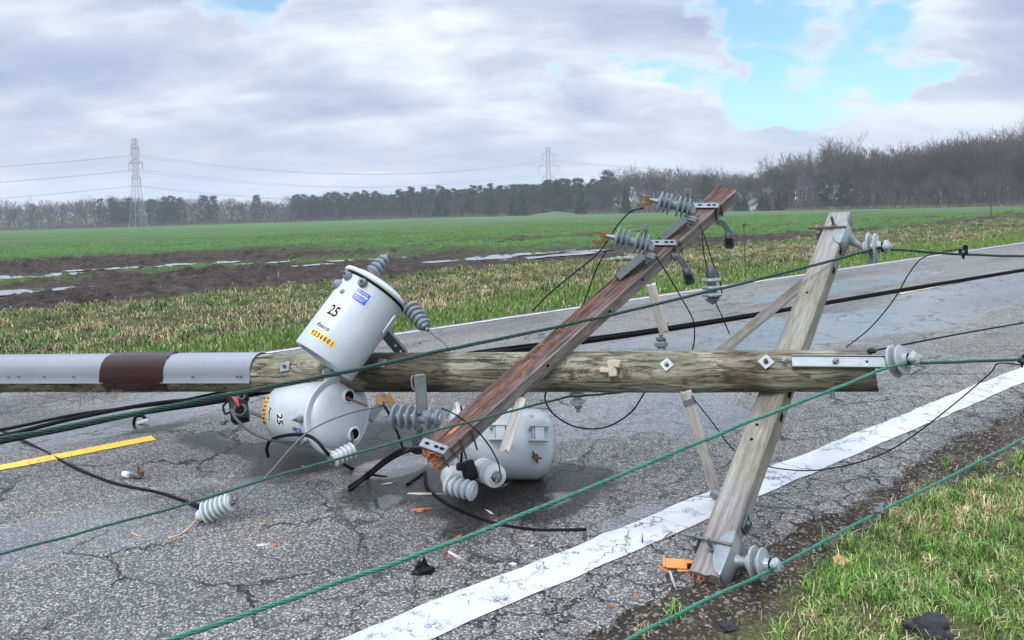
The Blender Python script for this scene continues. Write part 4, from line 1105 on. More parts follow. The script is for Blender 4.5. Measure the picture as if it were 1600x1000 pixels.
m_ = MB(); p_, nn = on_pole(1362, 550); M = frame(p_, nn, (0, 0, -1)); m_.lathe(M @ T((0, 0, .002)), [(.020, 0), (.020, .008), (.014, .012)], 20); m_.build("pole_tag", BLACKP, pole)
p_, nn = on_pole(1300, 606); m_ = MB(); rod(m_, p_ - Vector((0, 0, .0)), p_ + Vector((.002, -.01, -.050)), .009); m_.build("bolt", GALVD, pole)
# dangling bark strips and roots under the left part
m_ = MB(); random.seed(3)
for i in range(16):
    px = random.uniform(5, 200); p_, nn = on_pole(px, 607)
    m_.tube(spline([p_, p_ + Vector((random.gauss(0, .03), -.02, -.04)), p_ + Vector((random.gauss(0, .08), -.03, -random.uniform(.05, .12)))], 4), .0022, 4)
m_.build("bark_shreds", plain("dry_bark_fibre", (.20, .155, .10), .9, 0, .3, 30, 0), pole).__setitem__("kind", "stuff")

# ------------------------------------------------------------------ crossarms
def beam(name, M, L, wy, wz, m_, parent, bev=.006, ends=(0, 0), seg=26, wob=.002):
    """a squared timber along x with worn edges and split ends"""
    c = bev; sec = []
    hy, hz = wy / 2, wz / 2
    for (y, z) in ((-hy + c, -hz), (hy - c, -hz), (hy, -hz + c), (hy, hz - c), (hy - c, hz), (-hy + c, hz), (-hy, hz - c), (-hy, -hz + c)): sec.append((y, z))
    # more points per side so the sides can undulate
    ss = []
    for i in range(8):
        a, b = sec[i], sec[(i + 1) % 8]; k = 5 if i % 2 == 0 else 1
        for j in range(k): ss.append((a[0] + (b[0] - a[0]) * j / k, a[1] + (b[1] - a[1]) * j / k))
    K = len(ss); mb = MB(); vs = []; fs = []; xs = np.linspace(0, L, seg * 3)
    for i, x in enumerate(xs):
        for k, (y, z) in enumerate(ss):
            q = Vector((x * 2.5, y * 30, z * 30)); d_ = mnoise.noise(q) * wob * 2.2
            xx = x
            if i == 0: xx += ends[0] * (.6 * mnoise.noise(Vector((y * 45, z * 45, 2))) + .4 * mnoise.noise(Vector((y * 140, z * 140, 5))))
            if i == len(xs) - 1: xx += ends[1] * (mnoise.noise(Vector((y * 50, z * 50, 7))))
            vs.append(M @ Vector((xx, y * (1 + d_ / wy), z * (1 + d_ / wz))))
    for i in range(len(xs) - 1):
        for k in range(K): fs.append((i * K + k, i * K + (k + 1) % K, (i + 1) * K + (k + 1) % K, (i + 1) * K + k))
    o0 = len(vs)
    for e, i in ((0, 0), (1, len(xs) - 1)):
        c = Vector((0, 0, 0))
        for k in range(K): c += Vector(vs[i * K + k]) / K
        vs.append(c)
        for k in range(K): fs.append((i * K + (k + 1) % K, i * K + k, o0 + e) if e == 0 else (i * K + k, i * K + (k + 1) % K, o0 + e))
    mb.add(vs, fs); return mb.build(name, m_, parent, 30)
# arm A: dark, in front of the pole, lower end torn
AL, AU = P(674, 716, 3.72), P(1136, 304, 5.0)
adir = (AU - AL).normalized(); ALEN = (AU - AL).length; amid = (AL + AU) / 2
tc = TOCAM(AL.lerp(AU, .4)); tc = (tc - adir * tc.dot(adir)).normalized()
sideL = adir.cross(tc)
if (CR.inverted() @ sideL).x > 0: sideL = -sideL                   # points to the upper left of the picture
ndark = (tc * .80 + sideL * .60).normalized()
AM = xframe(AL, adir, ndark)
SGN = -1 if (CR.inverted() @ (AM.to_3x3() @ Vector((0, -1, 0)))).x > 0 else 1      # local y direction of the grey lower-right face
WDARK = mat("dark_weathered_timber", m_wood((.020, .012, .010), (.088, .050, .040), (.235, .165, .14), .25, [(-.1, .10, (1.3, .75, .5), .5), (ALEN - .14, ALEN + .1, (.8, .62, .5), .6)], grain=24, side=SGN, endtint=.012))
armA = thing("crossarm", "dark brown splintered crossarm with orange tears, slanting up in front of the fallen pole", "crossarm", AM)
AW, AH = .118, .100      # across (local y), depth (local z)
beam("timber", AM, ALEN, AW, AH, WDARK, armA, .006, (.05, .012))
def armA_pt(px, py, off=0.0):
    """point over arm A's dark upper face at a pixel"""
    o = AM @ Vector((0, 0, AH / 2 + off)); nrm = AM.to_3x3() @ Vector((0, 0, 1)); r = ray(px, py)
    return CAMP + r * ((o - CAMP).dot(nrm) / r.dot(nrm))
def armA_depth(px):
    s_ = 3.72 * (px - 674) / (462 * 5.0 - (px - 674) * 1.28); return 3.72 + 1.28 * s_
# torn wood: orange splits on the dark face, and a raw stub at the lower end
for pts in (((690, 690), (740, 645), (800, 590), (850, 543), (868, 530)), ((868, 520), (905, 490), (935, 462), (968, 432)), ((700, 680), (715, 668), (722, 660))):
    m_ = MB(); q = [AM.inverted() @ armA_pt(*p) for p in pts]; q = spline(q, 6); vs = []
    for i, p in enumerate(q):
        w_ = (.0055 if pts[0][0] < 699 or pts[0][0] > 800 else .014) * (.45 + .9 * abs(mnoise.noise(Vector((i * .7, 1, 0))))) * math.sin(math.pi * (i + .4) / len(q)) ** .4
        for s_ in (-1, 1): vs.append(AM @ Vector((p.x, p.y + s_ * w_, AH / 2 + .0025)))
        vs.append(AM @ Vector((p.x, p.y, AH / 2 + .0065)))
    m_.add(vs, [f for i in range(len(q) - 1) for f in ((3 * i, 3 * i + 2, 3 * i + 5, 3 * i + 3), (3 * i + 2, 3 * i + 1, 3 * i + 4, 3 * i + 5))]); m_.build("torn_split", TORN, armA, 0)
m_ = MB(); random.seed(9)
for i in range(16):
    y, z = random.uniform(-.5, .5) * AW * .9, random.uniform(-.5, .5) * AH * .9; l = random.uniform(.015, .05); p = AM @ Vector((.03, y, z))
    e = AM @ Vector((-l + (.018 if z < 0 else 0), y + random.gauss(0, .004), z + random.gauss(0, .005))); m_.tube([p, p.lerp(e, .6), e], [.0045, .003, .0006], 4)
m_.build("splintered_end", TORN, armA, 20)
# rust stain plates and bolts on the face
for px, py in ((848, 541), (875, 518), (833, 557), (1035, 378), (1000, 412)):
    p_ = armA_pt(px, py); M = frame(p_, AM.to_3x3() @ Vector((0, 0, 1)), (0, 0, -1)); m_ = MB()
    m_.lathe(M, [(.016, 0), (.016, .003), (.010, .004)], 16); nut(m_, M @ T((0, 0, .003)), .009, .010); m_.build("bolt", RUST if px < 900 else GALVD, armA)
# holes in the grey side face
for t, zz in ((.50, .0), (.62, .01), (.93, -.012), (.30, .01)):
    M = AM @ T((ALEN * t, (-AW / 2 if (CR.inverted() @ (AM.to_3x3() @ Vector((0, -1, 0)))).x > 0 else AW / 2) * 1.012, zz)) @ Matrix.Rotation(R_(90), 4, 'X')
    m_ = MB(); m_.lathe(M, [(.008, -.004), (.008, .004)], 14); m_.build("bolt_hole", RUBBERH, armA)
# torn wood flap on arm A's side
p0 = AM @ Vector((ALEN * .735, SGN * (AW / 2 + .004), .0)); m_ = MB()
for i in range(5): m_.box(T(p0 + adir * (i * .022)) @ AM.to_3x3().to_4x4() @ Matrix.Rotation(.3 * (i - 2), 4, 'X'), .04, .012, .05 - .006 * i, .003)
m_.build("splinter_flap", WDARK, armA)

def strap_plate(px0, py0, px1, py1, off=.012):
    a, b = armA_pt(px0, py0, off), armA_pt(px1, py1, off); nrm = AM.to_3x3() @ Vector((0, 0, 1))
    m_ = MB(); M = xframe((a + b) / 2, b - a, nrm); L = (b - a).length; m_.box(M, L, .050, .007, .003)
    # leg folded down the grey side
    e = M @ Vector((L / 2, 0, 0)); dn = -nrm; m_.box(xframe(e + dn * .022, nrm, M.to_3x3() @ Vector((1, 0, 0))), .05, .048, .007, .003)
    o = m_.build("mounting_strap", GALV, armA)
    for t in (-.25, .12, .34):
        h_ = MB(); h_.lathe(M @ T((L * t, 0, .0042)) @ Matrix.Diagonal((1.7, 1, 1, 1)), [(.0075, 0), (.0075, .0012)], 14); h_.build("slot", RUBBERH, o)
    c = MB(); w_ = AM.inverted() @ e
    for dx in (-.03, .03): c.tube([AM @ Vector((w_.x + dx, w_.y, AH / 2 + .004)), AM @ Vector((w_.x + dx, SGN * (AW / 2 + .006), AH / 2 - .01)), AM @ Vector((w_.x + dx + .02, SGN * (AW / 2 + .006), -AH / 2))], .0045, 6)
    c.build("clamp_band", RUST, o)
    return o
def cutout(cx, cy, Z, angle, name="fuse_cutout"):
    """fuse cutout as it sits on the arm: six-shed porcelain, bracket, empty fuse hinge and bronze contacts.
    (cx, cy) pixel of the porcelain's centre"""
    k = F / Z; c = P(cx, cy, Z); ax = (P(cx + math.cos(angle) * 50, cy - math.sin(angle) * 50, Z - .03) - c).normalized()   # towards the hinge end
    L = .196; M = frame(c - ax * L / 2, ax, TOCAM(c)); m_ = MB()
    sheds(m_, M, 3, .027, .066, .086, 0, 1.0); m_.lathe(M, [(.020, .083), (.024, .088), (.024, .108), (.020, .113)], 20); sheds(m_, M, 3, .027, .065, .086, .110, .97)
    o = m_.build(name, PORC, armA)
    u_ = M.to_3x3() @ Vector((0, 0, 1)); xx = M.to_3x3() @ Vector((1, 0, 0)); yy = M.to_3x3() @ Vector((0, 1, 0)); fc = -yy
    dn = (P(cx, cy + 50, Z) - c).normalized(); dn = (dn - u_ * dn.dot(u_)).normalized()
    # hinge casting at the lower end and the square tube below it
    h_ = MB(); e = c + ax * (L / 2 + .012)
    h_.box(xframe(e + dn * .035, dn, fc), .10, .040, .030, .005); nut(h_, frame(e, fc, dn) , .020, .034)
    rod(h_, e - dn * .03, e + dn * .10, .008); h_.box(xframe(e + dn * .05 + fc * .02, ax, fc), .075, .034, .022, .005)
    h_.build("hinge_casting", GALV, o)
    s_ = MB(); a = c + ax * (L / 2 - .02) + dn * .060 + fc * .05; bdir = (P(cx - 52, cy + 44, Z - .02) - P(cx, cy, Z)).normalized(); b = a + bdir * .19
    Mq = xframe((a + b) / 2, b - a, fc); Lq = (b - a).length
    for (y, z, wy, wz) in ((.019, 0, .005, .045), (-.019, 0, .005, .045), (0, .020, .034, .005)): s_.box(Mq @ T((0, y, z)), Lq, wy, wz, .001)
    s_.build("fuse_channel", GALVD, o)
    r_ = MB(); r_.tube(spline([b, b + bdir * .03 + dn * .01, b + bdir * .03 + dn * .04, b + dn * .045, b - bdir * .01 + dn * .02], 6), .004, 6); r_.build("pull_ring", GALVD, o)
    # bronze contacts at the far end
    t_ = MB(); e2 = c - ax * (L / 2 + .02)
    t_.tube([c - ax * L / 2, e2, e2 - ax * .03], [.016, .013, .010], 10); t_.build("end_cap", GALV, o)
    for sgn, l in ((-1, .085), (1, .105)):
        g = MB(); a = e2 + dn * (.012 * sgn) - ax * .01; b = a - ax * l * .62 + dn * (.040 if sgn > 0 else .010)
        g.bar(a, b, .022, .008, fc, .002); g.bar(b, b - ax * .022 - dn * .010, .016, .007, fc, .002); g.bar(b + dn * .01, b + dn * .01 + ax * .03, .02, .008, fc, .002); g.build("bronze_contact", BRONZE, o)
    # bracket stud up behind
    b_ = MB(); mid = c + ax * .055; b_.box(xframe(mid - dn * .08, dn, fc), .07, .030, .012, .003); nut(b_, frame(mid - dn * .095, fc, dn), .014, .02); rod(b_, mid - dn * .04, mid - dn * .11, .011); b_.build("band_stud", GALVD, o)
    return o
strap_plate(1084, 321, 1122, 321); strap_plate(1017, 379, 1056, 379); strap_plate(658, 690, 697, 704, .010)
cutout(1053, 321, 4.74, R_(-14)); cutout(987, 378, 4.52, R_(-14))
def arrester(px0, py0, px1, py1, px2, py2, Z):
    """curved steel hook ending in a short black polymer arrester"""
    a, b, c = P(px0, py0, Z), P(px1, py1, Z - .02), P(px2, py2, Z - .03); m_ = MB()
    path = spline([a, a.lerp(b, .55) + Vector((0, 0, .022)), b, b.lerp(c, .35)], 8)
    fr = frames_along(path)
    for p, q in zip(path, path[1:]): m_.bar(p, q + (q - p) * .35, .034, .012, TOCAM(p), .002)
    o = m_.build("arrester_hook", STEELB, armA)
    s_ = MB(); d_ = (c - b); M = frame(b.lerp(c, .30), d_, TOCAM(b)); L = d_.length * .72
    s_.lathe(M @ T((0, 0, -.02)), [(.001, 0), (.024, .002), (.026, .03), (.020, .035)], 16); sheds(s_, M, 5, .022, .038, L * .7, .012, .92, .25); s_.lathe(M @ T((0, 0, L * .7)), [(.028, 0), (.026, L * .25), (.012, L * .32)], 16)
    so = s_.build("arrester", POLYD, armA); g = MB(); nut(g, frame(b.lerp(c, .16), TOCAM(b), d_) @ T((0, 0, .012)), .014, .014); g.build("terminal_nut", GALVD, so)
arrester(1119, 346, 1138, 362, 1140, 388, 4.86); arrester(1053, 403, 1071, 418, 1079, 444, 4.60)
# third cutout hangs from a galvanised bracket by the lower end
m_ = MB(); a, b = P(656, 588, 4.02), P(660, 645, 4.0); Mb = xframe((a + b) / 2, b - a, TOCAM(a))
for (y, z, wy, wz) in ((.026, 0, .006, .05), (-.026, 0, .006, .05), (0, .022, .046, .006)): m_.box(Mb @ T((0, y, z)), (b - a).length, wy, wz, .001)
m_.box(Mb @ T((-(b - a).length / 2, 0, .0)), .02, .05, .05, .004)
brk = m_.build("cutout_bracket", GALVD, armA)
m_ = MB(); m_.tube(spline([P(645, 587, 4.0), P(643, 592, 4.0), P(645, 606, 4.0), P(652, 612, 4.0)], 5), .005, 6); m_.build("bail", GALV, brk)
c0, c1 = P(612, 650, 4.06), P(690, 655, 3.98); M = frame(c0, c1 - c0, TOCAM(c0)); L = (c1 - c0).length; m_ = MB()
sheds(m_, M, 4, .026, .062, L * .60, 0, 1.0); m_.lathe(M, [(.022, L * .59), (.028, L * .62), (.028, L * .72)], 20); sheds(m_, M, 2, .026, .055, L * .30, L * .70, .9)
cu = m_.build("fuse_cutout", PORC, armA)
m_ = MB(); e = P(666, 648, 3.92); nut(m_, frame(e, TOCAM(e), (0, 0, 1)), .024, .03); nut(m_, frame(e, TOCAM(e), (0, 0, 1)) @ T((0, 0, .03)), .014, .014); m_.build("hinge_casting", GALV, cu)
m_ = MB(); m_.bar(P(657, 668, 3.98), P(653, 685, 3.98), .03, .02, TOCAM(e), .004); m_.box(T(P(652, 688, 3.99)), .05, .04, .05, .012, seg=2); m_.build("lower_terminal", POLYD, cu)
for dx, dy in ((-9, 0), (6, 3)):
    m_ = MB(); a = P(600 + dx, 616, 4.1); m_.bar(a, P(606 + dx * 1.3, 634 + dy, 4.08), .034, .014, TOCAM(a), .003); m_.bar(P(600 + dx, 622, 4.1), P(608 + dx * .2, 628, 4.09), .02, .02, TOCAM(a), .003); m_.build("bronze_contact", BRONZE, cu)
# long bolts through the lower end
m_ = MB()
for k in (-.02, .05): m_.tube([AM @ Vector((.16 + k, SGN * (AW / 2 + .006), AH / 2)), AM @ Vector((.16 + k, SGN * (AW / 2 + .008), -AH / 2 - .05))], .005, 6)
m_.build("clamp_band", RUST, armA)

# arm B: grey, behind the pole, standing on the roadside
BL, BU = P(1104, 908, 3.22), P(1314, 342, 4.80)
bdir = (BU - BL).normalized(); BLEN = (BU - BL).length
tc = TOCAM(BL.lerp(BU, .45)); tc = (tc - bdir * tc.dot(bdir)).normalized(); sl_ = bdir.cross(tc)
if (CR.inverted() @ sl_).x > 0: sl_ = -sl_
BM = xframe(BL, bdir, (tc * .90 + sl_ * .44).normalized())
WGREY = mat("grey_weathered_timber", m_wood((.105, .094, .087), (.215, .196, .181), (.335, .310, .290), .08, [(.45, 1.95, (1.06, 1.10, .84), .5), (-.1, .25, (.85, .78, .76), .5)], grain=46, bumpk=.25, splits=.25))
armB = thing("crossarm", "pale grey crossarm standing on the roadside dirt behind the tip of the fallen pole", "crossarm", BM)
BW, BH = .128, .098
beam("timber", BM, BLEN, BW, BH, WGREY, armB, .007, (.03, .004))
BS = -1 if (CR.inverted() @ (BM.to_3x3() @ Vector((0, -1, 0)))).x > 0 else 1
def bpt(x, y, z): return BM @ Vector((x, y, z))
def arm_clamp(x, ins0, ins1, r):
    m_ = MB(); s_ = BS
    # saddle hugging the right edge, with a socket drawn out to the pin
    xs_ = np.linspace(-.105, .105, 25); vs = []; K = 15
    for xx in xs_:
        w_ = math.cos(xx / .105 * 1.5708) ** .55 if abs(xx) < .104 else 0.0
        sec = []
        for j in range(K):                                            # outer line: over the front edge, round the side, to the back edge
            t = j / (K - 1)
            if t < .28: y, z = BW / 2 - .050 * w_ * (1 - t / .28) , BH / 2 + .004 + .009 * w_
            elif t < .42: q_ = (t - .28) / .14 * 1.5708; rr_ = .004 + .011 * w_; y, z = BW / 2 + rr_ * math.sin(q_), BH / 2 + rr_ * math.cos(q_)
            else: q_ = (t - .42) / .58; y, z = BW / 2 + .004 + .011 * w_ + .020 * w_ * math.sin(q_ * 3.14159), BH / 2 * (1 - 2 * q_)
            sec.append((y, z))
        vs += [bpt(x + xx, s_ * y, z) for y, z in sec]
    m_.add(vs, [(i * K + j, i * K + j + 1, (i + 1) * K + j + 1, (i + 1) * K + j) for i in range(len(xs_) - 1) for j in range(K - 1)])
    vs = [(bpt(x + xx, s_ * (BW / 2 - .008), z)) for xx in xs_ for z in (BH / 2 - .004, -BH / 2 + .004)]
    a = bpt(x, s_ * (BW / 2 + .02), .0); m_.tube(spline([a, a.lerp(Vector(ins0), .35), a.lerp(Vector(ins0), .7), Vector(ins0)], 4), [.040, .036, .031, .027, .024, .022, .021, .020, .019, .018, .018, .018, .018], 12)
    o = m_.build("pin_clamp", GALV, armB)
    b_ = MB(); y0, y1 = -s_ * (BW / 2 + .07), s_ * (BW / 2 + .012)
    rod(b_, bpt(x + .03, y0, BH / 2 + .016), bpt(x + .03, y1, BH / 2 + .016), .008); b_.build("clamp_bolt", RUST if x > 1 else GALVD, o)
    n2 = MB(); n2.box(BM @ T((x + .03, -s_ * (BW / 2 + .016), .02)), .075, .022, BH * .75, .006, seg=2); nut(n2, BM @ T((x + .03, -s_ * (BW / 2 + .03), BH / 2 + .016)) @ Matrix.Rotation(R_(90), 4, 'X'), .016, .016); n2.build("clamp_plate", GALVD, o)
    st = MB(); rod(st, bpt(x + (.06 if x > 1 else .0), -s_ * .0, BH / 2), bpt(x + (.06 if x > 1 else .0), 0, BH / 2 + .075), .0085); nut(st, BM @ T((x + (.06 if x > 1 else .0), 0, BH / 2)), .017, .014); st.build("stud", GALVD, o)
    pin_insulator(armB, ins0, ins1, r)
fx = (BM.inverted() @ P(1118, 872, 3.30)).x; tx = (BM.inverted() @ P(1303, 378, 4.68)).x
arm_clamp(tx, P(1350, 388, 4.58), P(1390, 385, 4.50), .090); arm_clamp(fx, P(1168, 879, 3.20), P(1218, 884, 3.12), .068)
for px, py in ((1262, 484, ), (1171, 709), (1184, 690)):
    t = (BM.inverted() @ P(px, py, BL.lerp(BU, (908 - py) / 566).y)).x
    m_ = MB(); m_.lathe(BM @ T((t, .01, BH / 2 + .002)), [(.007, -.003), (.007, .001)], 12); m_.build("bolt_hole", RUBBERH, armB)
for t in (.36, .42, .80, .87):
    m_ = MB(); m_.box(BM @ T((BLEN * t, BS * (BW / 2 + .001), .0)), .045, .004, .028, .0018); m_.build("gain_notch", RUBBERH, armB)
m_ = MB(); e = bpt(.27, BS * (BW / 2 + .006), -.01); m_.box(BM @ T((.30, BS * (BW / 2 + .006), -.012)), .075, .012, .05, .004); nut(m_, BM @ T((.30, BS * (BW / 2 + .012), -.012)) @ Matrix.Rotation(R_(90), 4, 'X'), .018, .014); m_.build("side_bracket", STEELB, armB)
# splinters torn at the foot
m_ = MB(); random.seed(21)
for i in range(14):
    y = random.uniform(-.062, .0) * -BS * -1; p = BM @ Vector((.02, y, random.uniform(-.03, .046))); e = BM @ Vector((random.uniform(-.035, -.008), y + random.gauss(0, .006), random.uniform(-.03, .046))); m_.tube([p, p.lerp(e, .6), e], [.004, .0028, .0006], 4)
m_.build("splintered_end", TORN, armB, 20)

# ------------------------------------------------------------------ broken wooden braces
WBR = mat("pale_brace_wood", m_wood((.26, .23, .20), (.43, .40, .355), (.58, .55, .50), .1, None, grain=30, bumpk=.35))
def brace(a, b, wd, th, label, mat_, clip=None, face=None, end_torn=False):
    M = xframe(a, Vector(b) - Vector(a), face or TOCAM(a)); L = (Vector(b) - Vector(a)).length
    o = thing("wooden_brace", label, "brace", M, "wooden braces of the crossarms"); beam("slat", M, L, wd, th, mat_, o, .003, (.01, .03 if end_torn else .008), 12, .001)
    if clip:
        m_ = MB(); m_.box(M @ T((clip, 0, 0)), .035, wd + .008, th + .008, .002); m_.build("end_band", GALV, o)
    return o
brace(P(1017, 445, 4.40), P(1037, 518, 4.46), .052, .026, "short white brace broken off under the upper part of the dark crossarm", WBR, None, None, True)
brace(P(814, 622, 3.98), P(788, 704, 3.86), .050, .024, "pale brace hanging down in front of the furthest right transformer", WBR, None, None, True)
bb = brace(P(1072, 612, 3.92), P(1121, 778, 4.02), .052, .024, "pale flat brace under the pole tip reaching down to the white road line", WBR, .05)
m_ = MB(); M = xframe(P(1119, 772, 3.98), bdir, TOCAM(P(1119, 772, 3.98)))
m_.box(M, .03, .055, .04, .003)
for k in (-.02, 0, .02): m_.box(M @ T((.03, k, 0)), .035, .008, .012, .002)
m_.build("end_bracket", GALV, bb)
brace(P(1256, 442, 4.62), P(1118, 556, 4.30), .056, .040, "long grey brace running from the pale crossarm down behind the pole", WGREY)

# ------------------------------------------------------------------ transformers
def text_mesh(body, size, bold=0.0, shear=0.0, sx=1.0):
    cu = bpy.data.curves.new("lettering", 'FONT'); cu.body = body; cu.size = size; cu.align_x = 'CENTER'; cu.align_y = 'CENTER'; cu.offset = bold; cu.shear = shear; cu.resolution_u = 3
    ob = bpy.data.objects.new("lettering", cu); COL.objects.link(ob)
    dg = bpy.context.evaluated_depsgraph_get(); dg.update()
    me = bpy.data.meshes.new_from_object(ob.evaluated_get(dg)); bpy.data.objects.remove(ob)
    vs = [(q.co.x * sx, q.co.y) for q in me.vertices]; fs = [tuple(p.vertices) for p in me.polygons]; bpy.data.meshes.remove(me); return vs, fs
def wrap(M, R, ang, z, x, y, off): 
    a = ang + x / R; return M @ Vector(((R + off) * math.sin(a), -(R + off) * math.cos(a), z + y))
def decal(o, M, R, ang, z, wd, ht, m_, name, texts=()):
    mb = MB(); n_ = 10; vs = []
    for j in (-.5, .5):
        for i in range(n_ + 1): vs.append(wrap(M, R, ang, z, wd * (i / n_ - .5), ht * j, .0015))
    mb.add(vs, [(i, i + 1, n_ + 2 + i, n_ + 1 + i) for i in range(n_)]); lab = mb.build(name, m_, o, 40)
    for body, size, x, y, col, bold, sh, sx in texts:
        v2, f2 = text_mesh(body, size, bold, sh, sx); t_ = MB(); t_.add([wrap(M, R, ang, z, x + a, y + b, .0028) for a, b in v2], f2); t_.build("lettering", col, lab, 0)
    return lab
def hv_bushing(parent, a, b, r0, r1, n_, mats, name="bushing", lead=True, taper=.8, cap=True):
    a, b = Vector(a), Vector(b); M = frame(a, b - a, TOCAM(a)); L = (b - a).length; m_ = MB()
    sheds(m_, M, n_, r0, r1, L, 0, taper, .42); o = m_.build(name, mats, parent)
    if cap:
        c = MB(); c.lathe(M @ T((0, 0, L - .002)), [(r0 * .75, 0), (r0 * .75, .012), (.010, .016), (.010, .03), (.001, .032)], 14); rod(c, M @ Vector((-.022, 0, L + .02)), M @ Vector((.022, 0, L + .02)), .006); c.build("terminal", GALVD, o)
    return o
def transformer(name, M, H_, R, label, lidh=.045, base_recess=True, rnd=.012, holes=()):
    o = thing(name, label, "transformer", M, "pole transformers lying in the road"); m_ = MB()
    prof = ([(.001, .035), (R - .028, .030), (R - .022, .004), (R - .004, 0.0), (R, .006)] if base_recess else [(.001, -.004), (R * .55, .000), (R - rnd * 1.6, rnd * .25), (R - rnd * .5, rnd * .75), (R, rnd * 1.9)])
    prof += [(R, H_ * .45), (R, H_ - .03), (R + .003, H_ - .012), (R + .003, H_)]
    m_.lathe(M, prof[1:] if base_recess else prof[1:], 72); m_.build("tank", TANK, o, 42)
    b_ = MB(); b_.lathe(M, [(.001, .030), (R * .5, .029), (R - .026, .031)] if base_recess else [(.001, -.004), (R * .56, .0005)], 60); b_.build("base_plate", BASEM, o, 60)
    Rl = R + .021; l_ = MB()
    l_.lathe(M, [(Rl - .006, H_ + .001), (Rl + .002, H_ + .003), (Rl + .006, H_ + .013), (Rl + .001, H_ + .024), (Rl - .010, H_ + .027), (R * .965, H_ + .020), (R * .94, H_ + .021), (R * .91, H_ + .021 + lidh * .22), (R * .80, H_ + .018 + lidh * .55), (R * .6, H_ + lidh * 1.02), (R * .3, H_ + lidh * 1.1), (.001, H_ + lidh * 1.12)], 72)
    lid = l_.build("lid", LIDM, o, 40)
    for ang, rad, hr in holes:
        p = Vector((rad * math.cos(ang), rad * math.sin(ang), H_ + lidh * 1.0)); t_ = MB()
        t_.lathe(M @ T(p), [(hr + .016, -.012), (hr + .014, .004), (hr + .006, .010), (hr, .008), (hr, -.0)], 32); t_.build("bushing_collar", LIDM, lid)
        d_ = MB(); d_.lathe(M @ T(p + Vector((0, 0, .006))), [(.0005, .0), (hr + .002, .0)], 28); d_.build("open_hole", RUBBERH, lid)
    c_ = MB(); c_.lathe(M, [(R + .004, H_ - .012), (R + .006, H_ - .010), (R + .006, H_ + .001), (R + .004, H_ + .002)], 72); c_.build("gasket", RUBBERH, o)
    return o
def at_tank(M, R, ang, z, off=0.0): return M @ Vector(((R + off) * math.sin(ang), -(R + off) * math.cos(ang), z))
def tank_frame(M, R, ang, z, off=0.0):
    """frame whose z points out of the tank wall and -y along ... x runs round the wall"""
    n = M.to_3x3() @ Vector((math.sin(ang), -math.cos(ang), 0)); u_ = M.to_3x3() @ Vector((0, 0, 1)); x = M.to_3x3() @ Vector((math.cos(ang), math.sin(ang), 0))
    p = at_tank(M, R, ang, z, off); return Matrix(((x.x, u_.x, n.x, p.x), (x.y, u_.y, n.y, p.y), (x.z, u_.z, n.z, p.z), (0, 0, 0, 1)))
def lv_terminal(o, M, R, ang, z, r=.027):
    Fm = tank_frame(M, R, ang, z); m_ = MB(); m_.lathe(Fm, [(r, 0), (r, .012), (r * .8, .020), (r * .72, .030), (r * .55, .032)], 24); t_ = m_.build("low_voltage_bushing", PORC, o)
    b = MB(); nut(b, Fm @ T((0, 0, .030)), r * .42, .014); rod(b, Fm @ Vector((0, 0, .04)), Fm @ Vector((0, 0, .060)), r * .24); b.build("stud", GALVD, t_)
def lug(o, M, R, ang, z, w_=.05, h_=.075, m__=None):
    """C-shaped hanger lug welded on the wall"""
    Fm = tank_frame(M, R, ang, z); m_ = MB()
    for x in (-.034, .034): m_.box(Fm @ T((x, 0, .030)) @ Matrix.Rotation(.12 * (1 if x > 0 else -1), 4, 'Y'), .007, .105, .064, .002)
    m_.box(Fm @ T((0, .030, .024)), .062, .007, .050, .002); m_.box(Fm @ T((.0, .0, .052)), .066, .05, .006, .002)
    return m_.build("hanger_lug", m__ or TANK, o)

# --- transformer one: thrown on top of the pole, leaning away
R1, H1 = .192, .545
def axis_frame(pb, Zb, pt, Zt, H_): 
    a, b = P(pb[0], pb[1], Zb), P(pt[0], pt[1], Zt); return frame(a, b - a, TOCAM(a)), (b - a).length
M1, L1 = axis_frame((506, 565), 4.44, (588, 453), 4.60, 0); H1 = L1 - .01
x1 = transformer("transformer", M1, H1, R1, "grey transformer can marked 25 tilted up on top of the fallen pole", .05, True)
A = R_
decal(x1, M1, R1, A(-38), H1 * .49, .072, .078, D_WHITE, "number_decal", [("25", .085, 0, 0, D_BLACK, .0022, 0, .82)])
decal(x1, M1, R1, A(-38), H1 * .29, .088, .036, D_GREY, "maker_decal", [("Resco", .036, 0, -.002, D_BLACK, .0006, .25, 1.0)])
yl = None
for i, ch in enumerate("9236801"):
    decal(x1, M1, R1, A(-47.5 + i * 6.9), H1 * .175, .0235, .034, D_YEL, "digit_decal", [(ch, .036, 0, 0, D_BLACK, .0009, 0, .8)])
decal(x1, M1, R1, A(-14), H1 * .79, .088, .064, D_BLUE, "blue_decal", [("NON-PCB", .017, 0, .006, D_WHITE, .0006, 0, 1), ("INSULATING FLUID", .0075, 0, .022, D_WHITE, .0002, 0, 1), ("CONTAINS NO PCB", .0075, 0, -.010, D_WHITE, .0002, 0, 1), ("WHEN SHIPPED", .0075, 0, -.021, D_WHITE, .0002, 0, 1)])
lv_terminal(x1, M1, R1, A(-60), H1 * .925); lv_terminal(x1, M1, R1, A(-25), H1 * .93)
m_ = MB(); m_.lathe(tank_frame(M1, R1, A(-49), H1 * .735), [(.014, 0), (.013, .008), (.006, .014), (.001, .014)], 16); m_.build("drain_knob", GALV, x1)
m_ = MB(); m_.lathe(tank_frame(M1, R1, A(-78), H1 * .80), [(.03, 0), (.028, .012), (.016, .03), (.001, .031)], 20); m_.build("side_terminal", PORC, x1)
